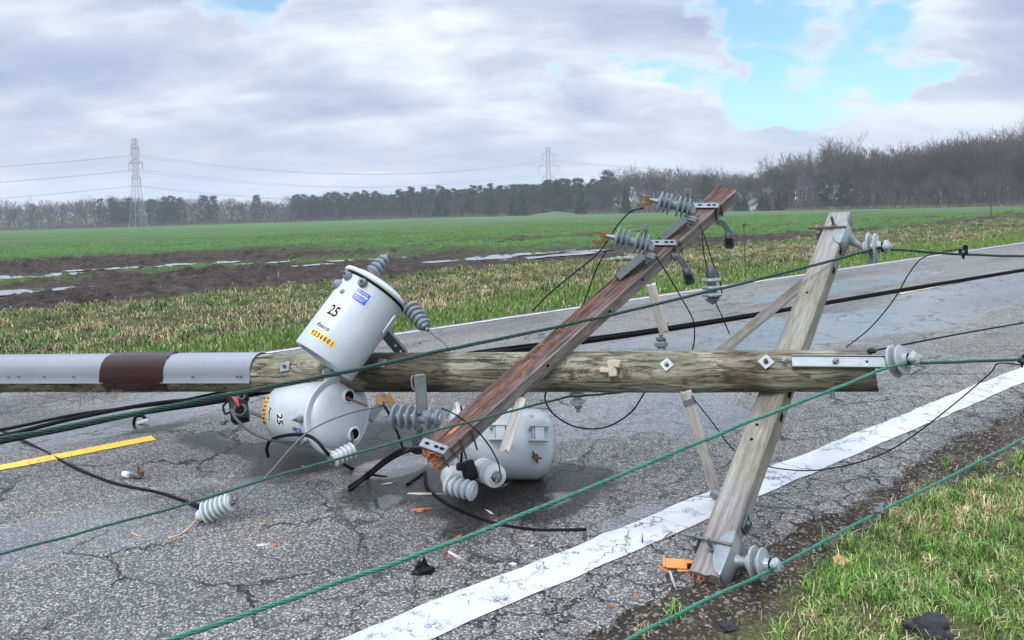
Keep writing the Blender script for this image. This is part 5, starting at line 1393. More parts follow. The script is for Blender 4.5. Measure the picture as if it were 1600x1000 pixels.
# crescent lug on the right and the steel bracket below it
Fm = tank_frame(M1, R1, A(55), H1 * .74); m_ = MB(); ol = [(.046 * math.cos(t), .060 * math.sin(t)) for t in np.linspace(-1.5, 1.5, 14)] + [(-.004, .05), (-.010, 0), (-.004, -.05)]
m_.prism(Fm @ T((0, 0, .012)) @ Matrix.Rotation(R_(25), 4, 'Y'), ol, .010); m_.build("lifting_lug", TANK, x1)
m_ = MB(); a = P(600, 520, 4.66); b = P(630, 556, 4.72)
m_.bar(a, b, .055, .010, TOCAM(a), .002); m_.bar(a + Vector((.02, .03, .01)), b + Vector((.02, .03, .01)), .05, .010, Vector((1, 0, .3)), .002); m_.build("mounting_bracket", STEELB, x1)
m_ = MB()
for p in ((618, 540), (626, 549)): q = P(p[0], p[1], 4.66); m_.lathe(frame(q, TOCAM(q), (0, 0, 1)) @ T((0, 0, .014)), [(.001, .001), (.006, 0)], 12)
m_.build("bolt_hole", D_GREY, x1)
hv_bushing(x1, P(581, 427, 4.66), P(603, 402, 4.72), .028, .046, 4, PORC, taper=.74)
# --- transformer two: on its side, holed lid towards the camera
R2 = .196
lid2 = P(530, 650, 4.55)
a2 = Vector((.745, -.648, .115)).normalized()
H2 = .50
O2 = lid2 - a2 * (H2 + .03)
zlow = min((O2.z - Hp(O2)), (lid2.z - Hp(lid2)))
M2 = frame(O2, a2, TOCAM(O2))
hol = []
for px, py in ((543, 619), (551, 678)):
    r = ray(px, py); c = lid2 + a2 * .02; t = (c - CAMP).dot(a2) / r.dot(a2); q = M2.inverted() @ (CAMP + r * t); hol.append((math.atan2(q.y, q.x), min(math.hypot(q.x, q.y), R2 * .74), .030))
x2 = transformer("transformer", M2, H2, R2, "grey transformer marked 25 lying on its side, lid with two open holes facing the camera", .062, False, .035, hol)
decal(x2, M2, R2, A(14), H2 * .46, .068, .070, D_WHITE, "number_decal", [("25", .080, 0, 0, D_BLACK, .0022, 0, .82)])
decal(x2, M2, R2, A(6), H2 * .26, .085, .032, D_GREY, "maker_decal", [("Resco", .032, 0, -.002, D_BLACK, .0006, .25, 1.0)])
for i, ch in enumerate("9236768"):
    decal(x2, M2, R2, A(-20 + i * 7.0), H2 * .13, .0238, .034, D_YEL, "digit_decal", [(ch, .036, 0, 0, D_BLACK, .0009, 0, .8)])
decal(x2, M2, R2, A(36), H2 * .80, .070, .050, D_BLUE, "blue_decal", [("NON-PCB", .014, 0, .006, D_WHITE, .0005, 0, 1), ("CONTAINS NO PCB", .0065, 0, -.010, D_WHITE, .0002, 0, 1)])
lv_terminal(x2, M2, R2, A(10), H2 * .90, .022); lv_terminal(x2, M2, R2, A(44), H2 * .93, .022)
m_ = MB(); m_.lathe(tank_frame(M2, R2, A(26), H2 * .74), [(.012, 0), (.011, .010), (.005, .014), (.001, .014)], 14); m_.build("drain_knob", GALV, x2)
m_ = MB(); Fm = tank_frame(M2, R2, A(-74), H2 * .93); m_.box(Fm @ T((0, 0, .03)) @ Matrix.Rotation(.3, 4, 'Y'), .06, .012, .09, .003); m_.build("lifting_lug", LIDM, x2)
m_ = MB(); m_.bar(P(577, 656, 4.75), P(604, 617, 4.95), .05, .012, TOCAM(lid2), .002); m_.build("mounting_bracket", STEELB, x2)
m_ = MB(); rod(m_, P(388, 643, 4.82), P(416, 653, 4.85), .012); m_.build("side_stud", GALV, x2)
m_ = MB(); q = P(545, 622, 4.46); m_.tube(spline([P(543, 621, 4.52), P(552, 626, 4.46), P(573, 634, 4.42)], 5), .0075, 8); m_.build("lead", BROWNW, x2)
m_ = MB(); m_.tube(spline([P(549, 676, 4.5), P(551, 685, 4.44), P(549, 697, 4.36), P(545, 702, 4.33)], 5), .0075, 8); m_.build("lead", BROWNW, x2)
hv_bushing(x2, P(553, 703, 4.33), P(520, 718, 4.25), .030, .048, 5, PORCW, "pulled_bushing", taper=.92)
# --- transformer three: lying behind the lower end of the dark crossarm
R3 = .190
a3, b3 = P(862, 694, 4.42), P(712, 691, 4.34); M3 = frame(a3, b3 - a3, TOCAM(a3)); H3 = (b3 - a3).length - .01
x3 = transformer("transformer", M3, H3, R3, "grey transformer lying behind the torn lower end of the dark crossarm, hanger lugs showing", .05, False, .045)
# fix height so the can lies on the asphalt (base end to the right)
def tilt_up(py, px): 
    q = CAMP; return 0
UPA = lambda px, py: math.atan2(*((lambda q: (q.x, -q.y))(M3.inverted() @ (CAMP + ray(px, py) * ((a3 - CAMP).length - .17)))))
lug(x3, M3, R3, A(13), H3 * .22); lug(x3, M3, R3, A(13), H3 * .62)
m_ = MB(); Fm = tank_frame(M3, R3, A(-20), H3 * .24); m_.lathe(Fm, [(.018, 0), (.016, .006), (.012, .018), (.012, .03)], 14); rod(m_, Fm @ Vector((-.028, -.012, .02)), Fm @ Vector((.034, .020, .02)), .006); rod(m_, Fm @ Vector((.0, -.03, .02)), Fm @ Vector((.0, .0, .02)), .006); m_.build("broken_terminal", RUST, x3)
m_ = MB(); m_.lathe(tank_frame(M3, R3, A(50), H3 * .27), [(.014, 0), (.012, .010), (.001, .013)], 14); m_.build("boss", TANK, x3)
m_ = MB(); m_.lathe(tank_frame(M3, R3, A(12), H3 * .88), [(.022, 0), (.020, .012), (.010, .02), (.001, .02)], 18); m_.build("side_terminal", PORC, x3)
m_ = MB(); Fm = tank_frame(M3, R3, A(-85), H3 * .93); m_.box(Fm @ T((0, 0, .022)), .05, .014, .07, .004); m_.build("lifting_lug", LIDM, x3)
m_ = MB(); m_.lathe(frame(P(702, 745, 4.10), TOCAM(P(702, 738, 4.1)) + Vector((-1.2, 0, -.1)), (0, 0, 1)), [(.05, -.10), (.055, 0), (.05, .02), (.03, .035), (.001, .036)], 28); m_.build("side_bushing_pocket", PORCW, x3)
m_ = MB(); c = P(733, 735, 4.02); m_.box(frame(c, TOCAM(c), (0, 0, -1)) @ Matrix.Rotation(.3, 4, 'Z'), .075, .10, .05, .016, seg=2); m_.box(frame(c, TOCAM(c), (0, 0, -1)) @ T((-.04, .02, .01)), .05, .04, .05, .010, seg=2); m_.build("arrester_block", BLACKP, x3)
hv_bushing(x3, P(697, 757, 4.0), P(742, 768, 3.92), .030, .050, 5, PORCW, "pulled_bushing", taper=1.0, cap=False)
hv_bushing(x3, P(752, 733, 4.14), P(776, 745, 3.92), .036, .062, 4, PORCW, "pulled_bushing", taper=.95)

# ------------------------------------------------------------------ loose insulators
def loose(label, a, b, r0, r1, n_, m_, taper=.85, name="insulator", grp=None):
    a, b = Vector(a), Vector(b); o = thing(name, label, "insulator", T(a), grp)
    M = frame(a, b - a, TOCAM(a)); L = (b - a).length; k = MB(); sheds(k, M, n_, r0, r1, L, 0, taper, .42); k.build("porcelain", m_, o)
    c = MB(); c.lathe(M @ T((0, 0, L - .002)), [(r0 * .8, 0), (r0 * .8, .014), (.011, .018), (.011, .036), (.001, .038)], 14); c.build("metal_cap", GALVD, o)
    return o, M, L
def wire_thing(label, pts, r, m_, name="wire", cat="wire", n=6, group=None, k=8, ends=None):
    q = spline(pts, k); o = MB().tube(q, r, n).build(name, m_, loc=tuple(q[0])); return tag(o, label, cat, group)
g0 = gnd(313, 806, .045); dd = (gnd(358, 783, .05) - g0).normalized()
o, M, L = loose("white ribbed bushing with a copper tail lying on the asphalt at lower left", g0 + dd * .02, g0 + dd * .02 + (P(356, 786, (CR.inverted() @ (g0 - CAMP)).z * -1) - g0), .030, .056, 6, PORCW, .82, "loose_bushing")
m_ = MB(); m_.lathe(M @ T((0, 0, -.03)), [(.001, 0), (.026, .002), (.030, .012), (.030, .03)], 20); m_.build("neck", PORCW, o)
m_ = MB(); m_.lathe(M @ T((0, 0, .012)), [(.052, -.004), (.055, 0), (.052, .004)], 24); m_.build("gasket", RUBBERH, o)
m_ = MB(); m_.tube(spline([M @ Vector((0, 0, -.02)), gnd(285, 833, .02), gnd(250, 842, .008), gnd(226, 840, .006), gnd(205, 833, .02)], 8), .0035, 6); m_.build("copper_tail", COPPER, o)
o, M, L = loose("grey spiral bushing hanging by its lead from the right rim of the tilted transformer", P(641, 479, 4.48), P(664, 510, 4.38), .030, .052, 5, PORC, .80, "hanging_bushing")
m_ = MB(); m_.tube(spline([P(631, 464, 4.60), P(634, 472, 4.5), P(641, 480, 4.46)], 5), .008, 8); m_.build("lead", BROWNW, o)
m_ = MB(); m_.tube(spline([P(667, 514, 4.38), P(680, 526, 4.38), P(695, 537, 4.38), P(703, 550, 4.36)], 5), .003, 6); m_.build("tail_wire", LEAD, o)
o, M, L = loose("grey bell shaped insulator hanging on two thin wires between the two crossarms", P(1111, 432, 4.6), P(1113, 466, 4.6), .026, .056, 3, PORC, 1.05, "hanging_insulator")
m_ = MB(); m_.lathe(M @ T((0, 0, -.055)), [(.001, 0), (.018, .002), (.03, .02), (.034, .055)], 18); m_.build("hood", POLYD, o)
m_ = MB(); m_.lathe(M @ T((0, 0, L)), [(.05, 0), (.03, .02), (.012, .03), (.001, .032)], 20); m_.build("bell_skirt", PORC, o)
o, M, L = loose("small pale insulator hanging just under the pole left of the flat brace", P(901, 610, 4.28), P(903, 634, 4.26), .024, .044, 2, PORCW, .95, "hanging_insulator")
o, M, L = loose("grey topped insulator standing behind the pole under the broken white brace", P(1034, 560, 4.62), P(1033, 530, 4.62), .030, .050, 2, PORC, .8, "post_insulator")
m_ = MB(); m_.box(T(P(1033, 534, 4.62)), .05, .05, .045, .004); m_.build("clamp_block", STEELB, o)

# ------------------------------------------------------------------ main conductors
def cable(label, pts, R, m_, strands=5, pitch=.15, name="conductor", k=10, group="fallen conductors"):
    q = spline(pts, k); sd_ = random.uniform(0, 99); q = [p + Vector((0, mnoise.noise(Vector((i * .21, sd_, 0))), mnoise.noise(Vector((i * .23, sd_, 7))))) * .0045 for i, p in enumerate(q)]
    o = MB().helix(q, R, strands, R * (.36 if strands > 4 else .46), pitch, 6).build(name, m_, loc=tuple(q[0]), ang=60)
    return tag(o, label, "cable", group)
cable("thick dark green cable from the left edge to the top insulator of the pale crossarm",
      [P(-120, 716, 1.75), P(0, 688, 1.95), P(150, 658, 2.2), P(300, 628, 2.45), P(430, 603, 2.68), P(560, 577, 2.9), P(700, 546, 3.2), P(850, 515, 3.5), P(960, 491, 3.75), P(1100, 457, 4.05), P(1240, 423, 4.3), P(1330, 399, 4.46), P(1372, 387, 4.5)], .0080, DKGREEN)
cable("dark green cable leaving the top insulator of the pale crossarm for the right edge", [P(1372, 387, 4.5), P(1400, 390, 4.55), P(1500, 397, 4.9), P(1610, 401, 5.3), P(1750, 404, 5.8)], .0085, DKGREEN)
cable("bright teal stranded cable rising from the bottom edge to the pole tip insulator",
      [P(180, 1034, 1.93), P(265, 1000, 2.0), P(420, 948, 2.15), P(560, 899, 2.32), P(720, 842, 2.52), P(900, 771, 2.78), P(1060, 704, 3.0), P(1200, 648, 3.22), P(1330, 597, 3.42), P(1376, 578, 3.5), P(1415, 568, 3.51)], .0074, TEAL)
cable("teal cable running from the pole tip insulator to the right edge", [P(1415, 568, 3.51), P(1480, 566, 3.6), P(1590, 562, 3.9), P(1720, 558, 4.3)], .0078, MIDGREEN)
cable("thin dark green cable from the left edge to the small insulator under the pole",
      [P(-120, 903, 2.85), P(0, 866, 3.0), P(150, 826, 3.15), P(300, 785, 3.3), P(430, 744, 3.42), P(540, 714, 3.5), P(660, 679, 3.58), P(780, 647, 3.8), P(880, 622, 4.2), P(905, 619, 4.24)], .0060, MIDGREEN)
cable("thin dark cable leaving the small insulator under the pole to the right", [P(905, 619, 4.24), P(960, 614, 4.3), P(1040, 604, 4.45), P(1130, 592, 4.7)], .006, DKGREEN, 3, .09)
cable("teal cable over the grass at bottom right, tied to the pale crossarm's foot insulator",
      [P(900, 1046, 2.5), P(980, 1000, 2.62), P(1090, 944, 2.84), P(1200, 893, 3.10), P(1290, 844, 3.26), P(1375, 800, 3.45), P(1490, 742, 3.75), P(1600, 684, 4.1), P(1720, 622, 4.5)], .0070, TEAL)
BK = "black service cables"
for dx, dy, r, lab in ((0, 0, .0145, "thickest black cable of the bundle running behind the pole to the right edge"), (3, -6, .008, "thin black cable lying on top of the bundle behind the pole"), (-4, 6, .008, "thin black cable along the underside of the bundle behind the pole")):
    wire_thing(lab, [P(560 + dx, 588 + dy, 5.9), P(700 + dx, 562 + dy, 5.8), P(790 + dx, 548 + dy * .9, 5.75), P(900 + dx, 534 + dy * .7, 5.7), P(1010 + dx, 519 + dy * .6, 5.7), P(1150 + dx, 497 + dy * .5, 5.8), P(1240 + dx, 482 + dy * .4, 5.9), P(1400 + dx, 455 + dy * .4, 6.3), P(1600 + dx, 422 + dy * .3, 7.0), P(1760, 396 + dy * .3, 7.6)], r, BLACKC, "black_cable", "cable", 10, BK)
for z0, pts, r, lab in ((0, [(-120, 722, 3.6), (0, 690, 3.9), (110, 668, 4.2), (220, 645, 4.5), (340, 627, 4.75), (430, 610, 5.0), (560, 592, 5.3)], .016, "thick black cable low at the left edge, the lowest of the bundle under the pole"),
                    (0, [(-120, 700, 3.7), (0, 682, 4.0), (110, 655, 4.3), (230, 632, 4.6), (330, 621, 4.85), (420, 606, 5.1), (560, 586, 5.4)], .012, "black cable second from below in the bundle at the left edge"),
                    (0, [(-120, 690, 3.9), (0, 672, 4.2), (130, 646, 4.6), (260, 630, 4.9), (350, 612, 5.2), (430, 600, 5.4)], .009, "thinner black cable on top of the bundle at the left edge")):
    wire_thing(lab, [P(*p) for p in pts], r, BLACKC, "black_cable", "cable", 8, BK)
wire_thing("black cable over the asphalt past the yellow dash to the torn off white bushing", [gnd(-60, 640, .02), gnd(0, 672, .014), gnd(50, 696, .014), gnd(110, 728, .014), gnd(170, 753, .014), gnd(205, 762, .014), gnd(250, 771, .014), gnd(295, 786, .016), gnd(312, 792, .03)], .0115, BLACKC, "black_cable", "cable", 8)
o = wire_thing("black cable curving over the asphalt in front of the three transformers", [gnd(664, 738, .05), gnd(668, 762, .02), gnd(690, 782, .014), gnd(715, 797, .014), gnd(768, 817, .014), gnd(830, 828, .014), gnd(880, 829, .014), gnd(916, 828, .016)], .0105, BLACKC, "black_cable", "cable", 8)
for j in (0, 5): wire_thing(("upper", "lower")[j > 0] + " of two black cable ends left of the torn end of the dark crossarm", [gnd(546, 766 - j, .02), gnd(575, 745 - j, .03), P(602, 723 - j, 4.1), P(630, 707 - j, 4.05), P(652, 702 + j, 4.0), P(668, 704, 3.98)], .010, BLACKC, "cable_end", "cable", 8)
wire_thing("short black cable stub on the asphalt below the torn end of the dark crossarm", [gnd(636, 757, .02), gnd(650, 747, .02), gnd(662, 739, .03)], .009, BLACKC, "cable_end", "cable", 8)
wire_thing("bent black service cable looping in front of the transformer with the holed lid", [P(419, 714, 4.45), P(417, 700, 4.44), P(424, 687, 4.42), P(448, 680, 4.38), P(478, 680, 4.34), P(496, 690, 4.30), P(516, 712, 4.3), gnd(552, 733, .012), gnd(580, 742, .012), gnd(604, 746, .01)], .0095, BLACKC, "black_cable", "cable", 8)
wire_thing("black cable hanging straight from the bronze contact to the puddle", [P(596, 628, 4.5), P(607, 645, 4.48), P(620, 674, 4.45), P(632, 708, 4.42)], .0075, BLACKC, "black_cable", "cable", 8)
wire_thing("grey cable from the black box to the side of the lying transformer", [P(361, 640, 4.50), P(370, 656, 4.46), P(390, 673, 4.44), P(415, 685, 4.42), P(440, 689, 4.40), P(468, 690, 4.36)], .008, plain("grey_jacket", (.055, .06, .065), .4, 0, .2, 20, 0), "grey_cable", "cable", 8)
TW = "thin loose wires"
wires = [
 ("thin grey lead arcing past the holed lid to the torn off white bushing", [P(604, 634, 4.1), P(560, 642, 4.0), P(520, 655, 3.92), P(484, 673, 3.85), P(455, 700, 3.8), P(420, 740, 3.72), P(380, 778, 3.66), P(360, 787, 3.64)], .0045, LEAD),
 ("thin black wire drooping from the upper cutout down to the verge, pale frayed end", [P(1005, 325, 4.7), P(985, 331, 4.66), P(965, 352, 4.6), P(935, 395, 4.55), P(890, 432, 4.5), P(855, 462, 4.5), P(832, 486, 4.5)], .0045, BLACKC),
 ("thin black wire falling straight from the lower left cutout behind the dark crossarm", [P(947, 392, 4.5), P(932, 420, 4.48), P(920, 452, 4.46), P(909, 482, 4.44)], .0042, BLACKC),
 ("thin wire from the dark crossarm down behind the hanging brace toward the pole", [P(1022, 396, 4.5), P(1045, 432, 4.48), P(1066, 468, 4.46), P(1083, 500, 4.45), P(1085, 528, 4.45), P(1082, 548, 4.45)], .0036, BLACKC),
 ("left one of two wires holding the hanging bell insulator", [P(1097, 364, 4.75), P(1099, 390, 4.7), P(1104, 415, 4.64), P(1110, 427, 4.61)], .0036, BLACKC),
 ("right one of two wires holding the hanging bell insulator and trailing below it", [P(1083, 334, 4.78), P(1098, 362, 4.72), P(1112, 405, 4.65), P(1125, 440, 4.6), P(1127, 460, 4.58), P(1118, 470, 4.57), P(1128, 494, 4.56), P(1140, 522, 4.55)], .0034, BLACKC),
 ("thin wire drooping from the clamp on the dark green cable at right to the road", [P(1500, 389, 4.92), P(1470, 394, 4.9), P(1440, 404, 4.85), P(1420, 428, 4.8), P(1398, 466, 4.8), P(1362, 510, 4.8), P(1322, 543, 4.8)], .0036, BLACKC),
 ("dark twisted wire from behind the pole tip to the right edge", [P(1280, 562, 4.3), P(1370, 547, 4.5), P(1430, 535, 4.7), P(1520, 518, 5.0), P(1620, 501, 5.4)], .0058, BLACKC),
 ("long thin wire looping low over the white line from the right to the flat brace", [P(1596, 570, 3.92), P(1560, 568, 3.85), P(1545, 585, 3.85), P(1480, 640, 3.85), P(1410, 692, 3.8), P(1350, 720, 3.75), P(1270, 735, 3.7), P(1196, 728, 3.7), P(1150, 706, 3.75), P(1110, 656, 3.8), P(1080, 618, 3.85)], .0032, BLACKC),
 ("black wire loop hanging below the pole left of the small insulator", [P(853, 612, 4.4), P(852, 626, 4.4), P(866, 648, 4.4), P(900, 667, 4.4), P(945, 668, 4.4), P(985, 645, 4.4), P(1008, 612, 4.4)], .0048, BLACKC),
 ("thin wire lying across the asphalt from the pulled bushing to the white line", [P(778, 742, 3.95), gnd(800, 753, .012), gnd(870, 759, .012), gnd(960, 768, .012), gnd(1050, 776, .012), gnd(1122, 778, .02), gnd(1190, 790, .02), gnd(1260, 796, .012), gnd(1330, 802, .012)], .0030, LEAD),
 ("thin dark wire curving across the dark crossarm onto the pulled bushing", [P(690, 638, 3.9), P(712, 648, 3.85), P(742, 670, 3.6), P(764, 696, 3.65), P(778, 722, 3.85), P(781, 742, 3.92), P(774, 752, 3.9), P(768, 745, 3.9)], .0036, BLACKC),
 ("short wire from the third cutout to the clamp band on the torn end", [P(690, 660, 3.95), P(678, 668, 3.94), P(664, 682, 3.9), P(655, 690, 3.85), P(632, 706, 3.9)], .0036, BROWNW),
 ("pale thin wire lying across the wet road beyond the pole tip", [gnd(1235, 527, .012), gnd(1290, 535, .012), gnd(1360, 538, .012), gnd(1420, 545, .012), gnd(1500, 558, .012), gnd(1570, 566, .012)], .0045, GALV),
 ("second pale wire lying on the wet road, nearer the right edge", [gnd(1390, 500, .012), gnd(1450, 505, .012), gnd(1520, 513, .012), gnd(1590, 520, .012)], .0045, GALV),
 ("pale wire on the asphalt just right of and below the pole tip", [gnd(1375, 595, .012), gnd(1430, 603, .012), gnd(1490, 612, .012)], .0032, GALV),
]
for lab, pts, r, m_ in wires: wire_thing(lab, pts, r, m_, "wire", "wire", 6, TW)

# ------------------------------------------------------------------ clamps and litter
def clamp_thing(label, c, s_=1.0, m_=None, name="wire_clamp"):
    o = thing(name, label, "clamp", T(c)); k = MB(); fz = TOCAM(c); M = frame(c, fz, (0, 0, -1))
    k.box(M, .055 * s_, .038 * s_, .03 * s_, .006 * s_); k.box(M @ T((.012 * s_, .028 * s_, 0)), .030 * s_, .030 * s_, .024 * s_, .005 * s_)
    ol = [(-.02, -.012), (.026, -.010), (.012, -.022), (.006, -.05), (-.004, -.05), (-.010, -.022)]; k.prism(M, [(x * s_, y * s_) for x, y in ol], .014 * s_); k.build("body", m_ or BLACKP, o)
    b = MB(); nut(b, M @ T((0, 0, .015 * s_)), .011 * s_, .012 * s_); rod(b, M @ Vector((-.03 * s_, .03 * s_, 0)), M @ Vector((.03 * s_, .04 * s_, 0)), .005 * s_); b.build("bolt", GALVD, o); return o
clamp_thing("black parallel clamp on the dark green cable right of the pale crossarm", P(1505, 393, 4.92), .95)
clamp_thing("dark clamp on the teal cable at the right edge behind the pole tip", P(1597, 563, 3.93), .7)
clamp_thing("grey clamp gripping the teal cable over the roadside grass", P(1373, 797, 3.43), .75, GALVD)
def litter(label, px, py, parts, name, cat, h=.012):
    c = gnd(px, py, h); o = thing(name, label, cat, T(c)); Z = (CR.inverted() @ (c - CAMP)).z * -1
    for nm_, m_, fn in parts:
        k = MB(); fn(k, c); k.build(nm_, m_, o)
    return o
def V3(x, y, z): return Vector((x, y, z))
litter("small grey clamp with white sleeve on the asphalt below the yellow dash", 205, 748, [
    ("sleeve", D_WHITE, lambda k, c: k.tube([c + V3(-.05, .02, .02), c + V3(-.012, 0, .02)], [.017, .017], 14)),
    ("jaw", GALVD, lambda k, c: (k.box(T(c + V3(.012, 0, .02)), .03, .03, .03, .004), k.box(T(c + V3(.045, -.01, .022)) @ Matrix.Rotation(.5, 4, 'Y'), .035, .035, .02, .004))),
    ("bolt", RUST, lambda k, c: (rod(k, c + V3(.04, -.01, .0), c + V3(.05, -.01, .075), .006), nut(k, T(c + V3(.06, -.01, .015)), .018, .03)))], "cable_connector", "connector")
litter("black curved clip with a white end on the asphalt beyond the yellow dash", 220, 662, [
    ("clip", BLACKP, lambda k, c: k.tube(spline([c + V3(-.05, 0, .0), c + V3(-.035, 0, .045), c + V3(.01, 0, .055), c + V3(.05, 0, .02)], 5), .011, 8)),
    ("white_end", D_WHITE, lambda k, c: k.bar(c + V3(-.015, -.02, .01), c + V3(.06, -.02, .03), .024, .02, (0, -1, .3), .004))], "plastic_clip", "clip")
def shard(k, c, s_, seed):
    random.seed(seed); b = bmesh.new(); bmesh.ops.create_icosphere(b, subdivisions=3, radius=1)
    for q in b.verts:
        d_ = 1 + .55 * mnoise.noise(q.co * 1.3 + Vector((seed, 0, 0))) + .25 * mnoise.noise(q.co * 3.7); q.co = Vector((q.co.x * s_[0], q.co.y * s_[1], max(q.co.z, -.55) * s_[2])) * d_
    k.bm(b, T(c + V3(0, 0, s_[2] * .5)))
litter("lone torn piece of black plastic lying on the asphalt in the foreground", 660, 899, [
    ("shell", BLACKP, lambda k, c: (shard(k, c, (.042, .032, .030), 4), k.prism(T(c + V3(.004, 0, .035)) @ Matrix.Rotation(R_(90), 4, 'X') @ Matrix.Rotation(.3, 4, 'Y'), [(-.04, -.03), (.035, -.025), (.02, .01), (.006, .048), (-.006, .02), (-.030, .012)], .012), k.prism(T(c + V3(-.008, .012, .03)) @ Matrix.Rotation(R_(80), 4, 'X') @ Matrix.Rotation(-.5, 4, 'Y'), [(-.035, -.03), (.04, -.02), (.03, .012), (-.01, .026)], .010)))], "plastic_shard", "debris", .002)
ASPC = plain("asphalt_lump", (.035, .035, .038), .75, 0, .6, 90, .9)
litter("rough black lump of broken asphalt in the grass at the bottom right corner", 1452, 992, [("lump", ASPC, lambda k, c: shard(k, c, (.075, .06, .045), 12))], "asphalt_chunk", "rubble", .02)
litter("small dark lump of asphalt in the dirt left of the grass near the bottom", 1135, 985, [("lump", ASPC, lambda k, c: shard(k, c, (.035, .03, .02), 15))], "asphalt_chunk", "rubble", .0)
c = gnd(1060, 888, .03); o = thing("wood_splinter", "bright orange split piece of wood lying against the foot of the pale crossarm", "splinter", T(c)); k = MB()
a, b = P(1036, 880, 3.36), P(1092, 884, 3.34); M = xframe((a + b) / 2, b - a, TOCAM(a) + V3(0, 0, .5)); L = (b - a).length
k.box(M, L, .040, .018, .002); k.box(M @ T((.03, -.030, -.004)) @ Matrix.Rotation(-.12, 4, 'Z'), L * .62, .026, .014, .002); k.box(M @ T((-L / 2 + .004, .004, .003)), .010, .048, .024, .002); k.build("split_piece", plain("fresh_orange_wood", (.70, .27, .07), .7, 0, .25, 22, .2), o)
k = MB(); k.box(M @ T((.035, -.008, .0105)), .022, .022, .002, 0); k.build("split_hole", RUBBERH, o)
# fibre and porcelain crumbs, small stones on the shoulder, a dead leaf
STONE = plain("roadside_stone", (.24, .21, .17), .85, 0, .5, 90, .4); st_g = "pale stones scattered on the shoulder"
random.seed(33); b = bmesh.new(); bmesh.ops.create_icosphere(b, subdivisions=2, radius=1)
for q in b.verts: q.co *= 1 + .35 * mnoise.noise(q.co * 1.4)
sm = bpy.data.meshes.new("stone"); b.to_mesh(sm); b.free(); sm.materials.append(STONE); sm.shade_smooth()
n_st = 0
while n_st < 190:
    px, py = random.uniform(930, 1590), random.uniform(640, 990); q = gnd(px, py); u, v = uv_of(q)
    if not (1.72 < u < 2.14): continue
    n_st += 1; s_ = random.uniform(.003, .008) * (1.5 if random.random() < .10 else 1)
    o = bpy.data.objects.new("stone", sm); COL.objects.link(o)
    q.z += float(micro(np.array([u]), np.array([v]))[0])
    o.matrix_world = T(q + V3(0, 0, s_ * .1)) @ Matrix.Rotation(random.uniform(0, 6), 4, 'Z') @ Matrix.Diagonal((s_ * random.uniform(.9, 1.6), s_, s_ * .7, 1))
    tag(o, "small pale stone among the gravel between the white road line and the grass", "stone", st_g)
c = gnd(1312, 876, .03); k = MB(); ol = [(math.cos(t) * .032 * (1 + .25 * math.cos(5 * t)), math.sin(t) * .026 * (1 + .2 * math.cos(4 * t))) for t in np.linspace(0, 2 * math.pi, 20)[:-1]]
k.prism(frame(c, V3(.1, -.5, 1), (0, -1, 0)), ol, .003); tag(k.build("dead_leaf", plain("dry_leaf", (.55, .27, .12), .7, 0, .35, 25, .2), loc=tuple(c)), "orange brown dead leaf lying on the grass in front of the pale crossarm", "leaf")
# black torn control box hanging under the pole at left
c = P(374, 642, 4.6); o = thing("control_box", "broken black control box with pulled red wires beside the lying transformer", "box", T(c)); M = frame(c, TOCAM(c) + V3(-.25, 0, .35), (0, 0, -1)) @ Matrix.Rotation(.22, 4, 'Z')
k = MB(); k.box(M, .095, .135, .09, .014, seg=2); k.box(M @ T((0, .075, -.01)), .115, .045, .085, .018, seg=2); k.build("housing", BLACKP, o)
for x, y, r in ((.012, -.012, .026), (.030, .068, .013)):
    k = MB(); k.lathe(M @ T((x, -y * -1, .0455)), [(.001, .001), (r, .0)], 24); k.build("port", RUBBERH, o); k = MB(); k.lathe(M @ T((x, y, .045)), [(r, 0), (r + .006, .006), (r + .011, 0)], 24); k.build("port_rim", GALVD, o)
k = MB(); 
for j in range(5): k.tube(spline([M @ V3(-.03 + .006 * j, .085, .03), M @ V3(-.025 + .008 * j, .10 - .01 * j, .065), M @ V3(-.01 + .006 * j, .05 - .012 * j, .07), M @ V3(.004, .01, .05)], 5), .004, 6)
k.build("pulled_wires", plain("red_wire", (.36, .035, .03), .5, 0, .3, 20, 0), o)
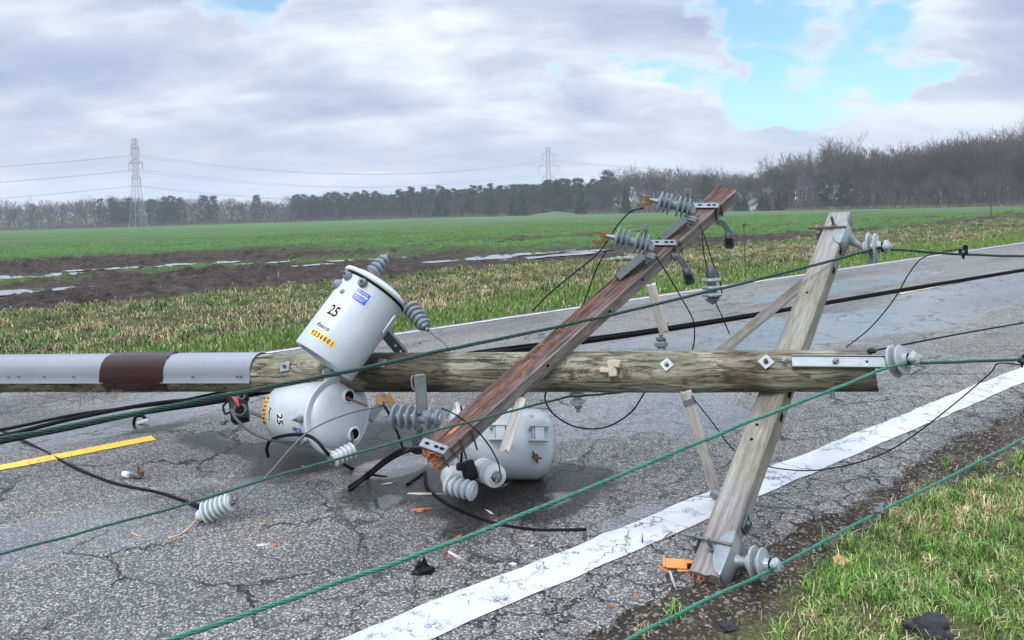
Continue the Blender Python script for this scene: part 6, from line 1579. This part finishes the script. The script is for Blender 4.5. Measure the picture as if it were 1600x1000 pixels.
k = MB(); k.tube(spline([M @ V3(-.05, .08, 0), M @ V3(-.085, .05, 0), M @ V3(-.075, .0, .01), M @ V3(-.045, .0, .02)], 6), .007, 8); k.build("handle", BLACKP, o)
k = MB(); k.box(M @ T((-.049, -.02, .0)), .004, .05, .04, .001); k.build("yellow_label", D_YEL, o)
k = MB(); q = P(349, 659, 4.5); k.box(T(q), .03, .03, .035, .006); rod(k, q, P(357, 657, 4.52), .008); k.build("plug", GALVD, o)

# chips of wood and porcelain thrown about the wreck
random.seed(77)
for i in range(34):
    px, py = random.gauss(720, 190), random.uniform(705, 900)
    if i > 26: px, py = random.gauss(1080, 70), random.uniform(840, 960)
    q = gnd(px, py, .006)
    if uv_of(q)[0] < 1.9: continue
    l = random.uniform(.015, .07) * (1.5 if random.random() < .15 else 1); m_ = MB(); M = T(q + V3(0, 0, .012)) @ Matrix.Rotation(random.uniform(0, 6.28), 4, 'Z') @ Matrix.Rotation(random.gauss(0, .12), 4, 'Y')
    m_.add([M @ Vector(v) for v in ((-l, -.003, -.003), (-l * .2, -.007, -.004), (l, .001, 0), (-l * .3, .006, -.003), (-l * .9, .003, .003), (0, -.001, .006))], [(0, 1, 5, 4), (1, 2, 5), (2, 3, 5), (3, 4, 5), (0, 4, 3, 1), (1, 3, 2)])
    if i % 5 == 4: tag(m_.build("porcelain_chip", PORCW, ang=0, loc=tuple(q)), "white porcelain chip lying on the asphalt near the fallen transformers", "chip", "porcelain chips around the wreck")
    else: tag(m_.build("wood_chip", (WDARK, TORN, WBR, WDARK)[i % 4], ang=0, loc=tuple(q)), "thin splinter of wood lying on the asphalt around the wreck", "splinter", "wood splinters around the wreck")
# ------------------------------------------------------------------ damp air between here and the woods
hz = MB(); hz.box(T((0, 0, 8)), 2900, 2900, 54)
def m_haze(n):
    v_ = n.new('ShaderNodeVolumePrincipled'); v_.inputs['Color'].default_value = (.86, .89, .95, 1); v_.inputs['Density'].default_value = HAZE
    o = n.new('ShaderNodeOutputMaterial'); n.nt.links.new(v_.outputs[0], o.inputs['Volume'])
HAZE = 0.00048
tag(hz.build("haze", mat("damp_air", m_haze), ang=0), kind='stuff')
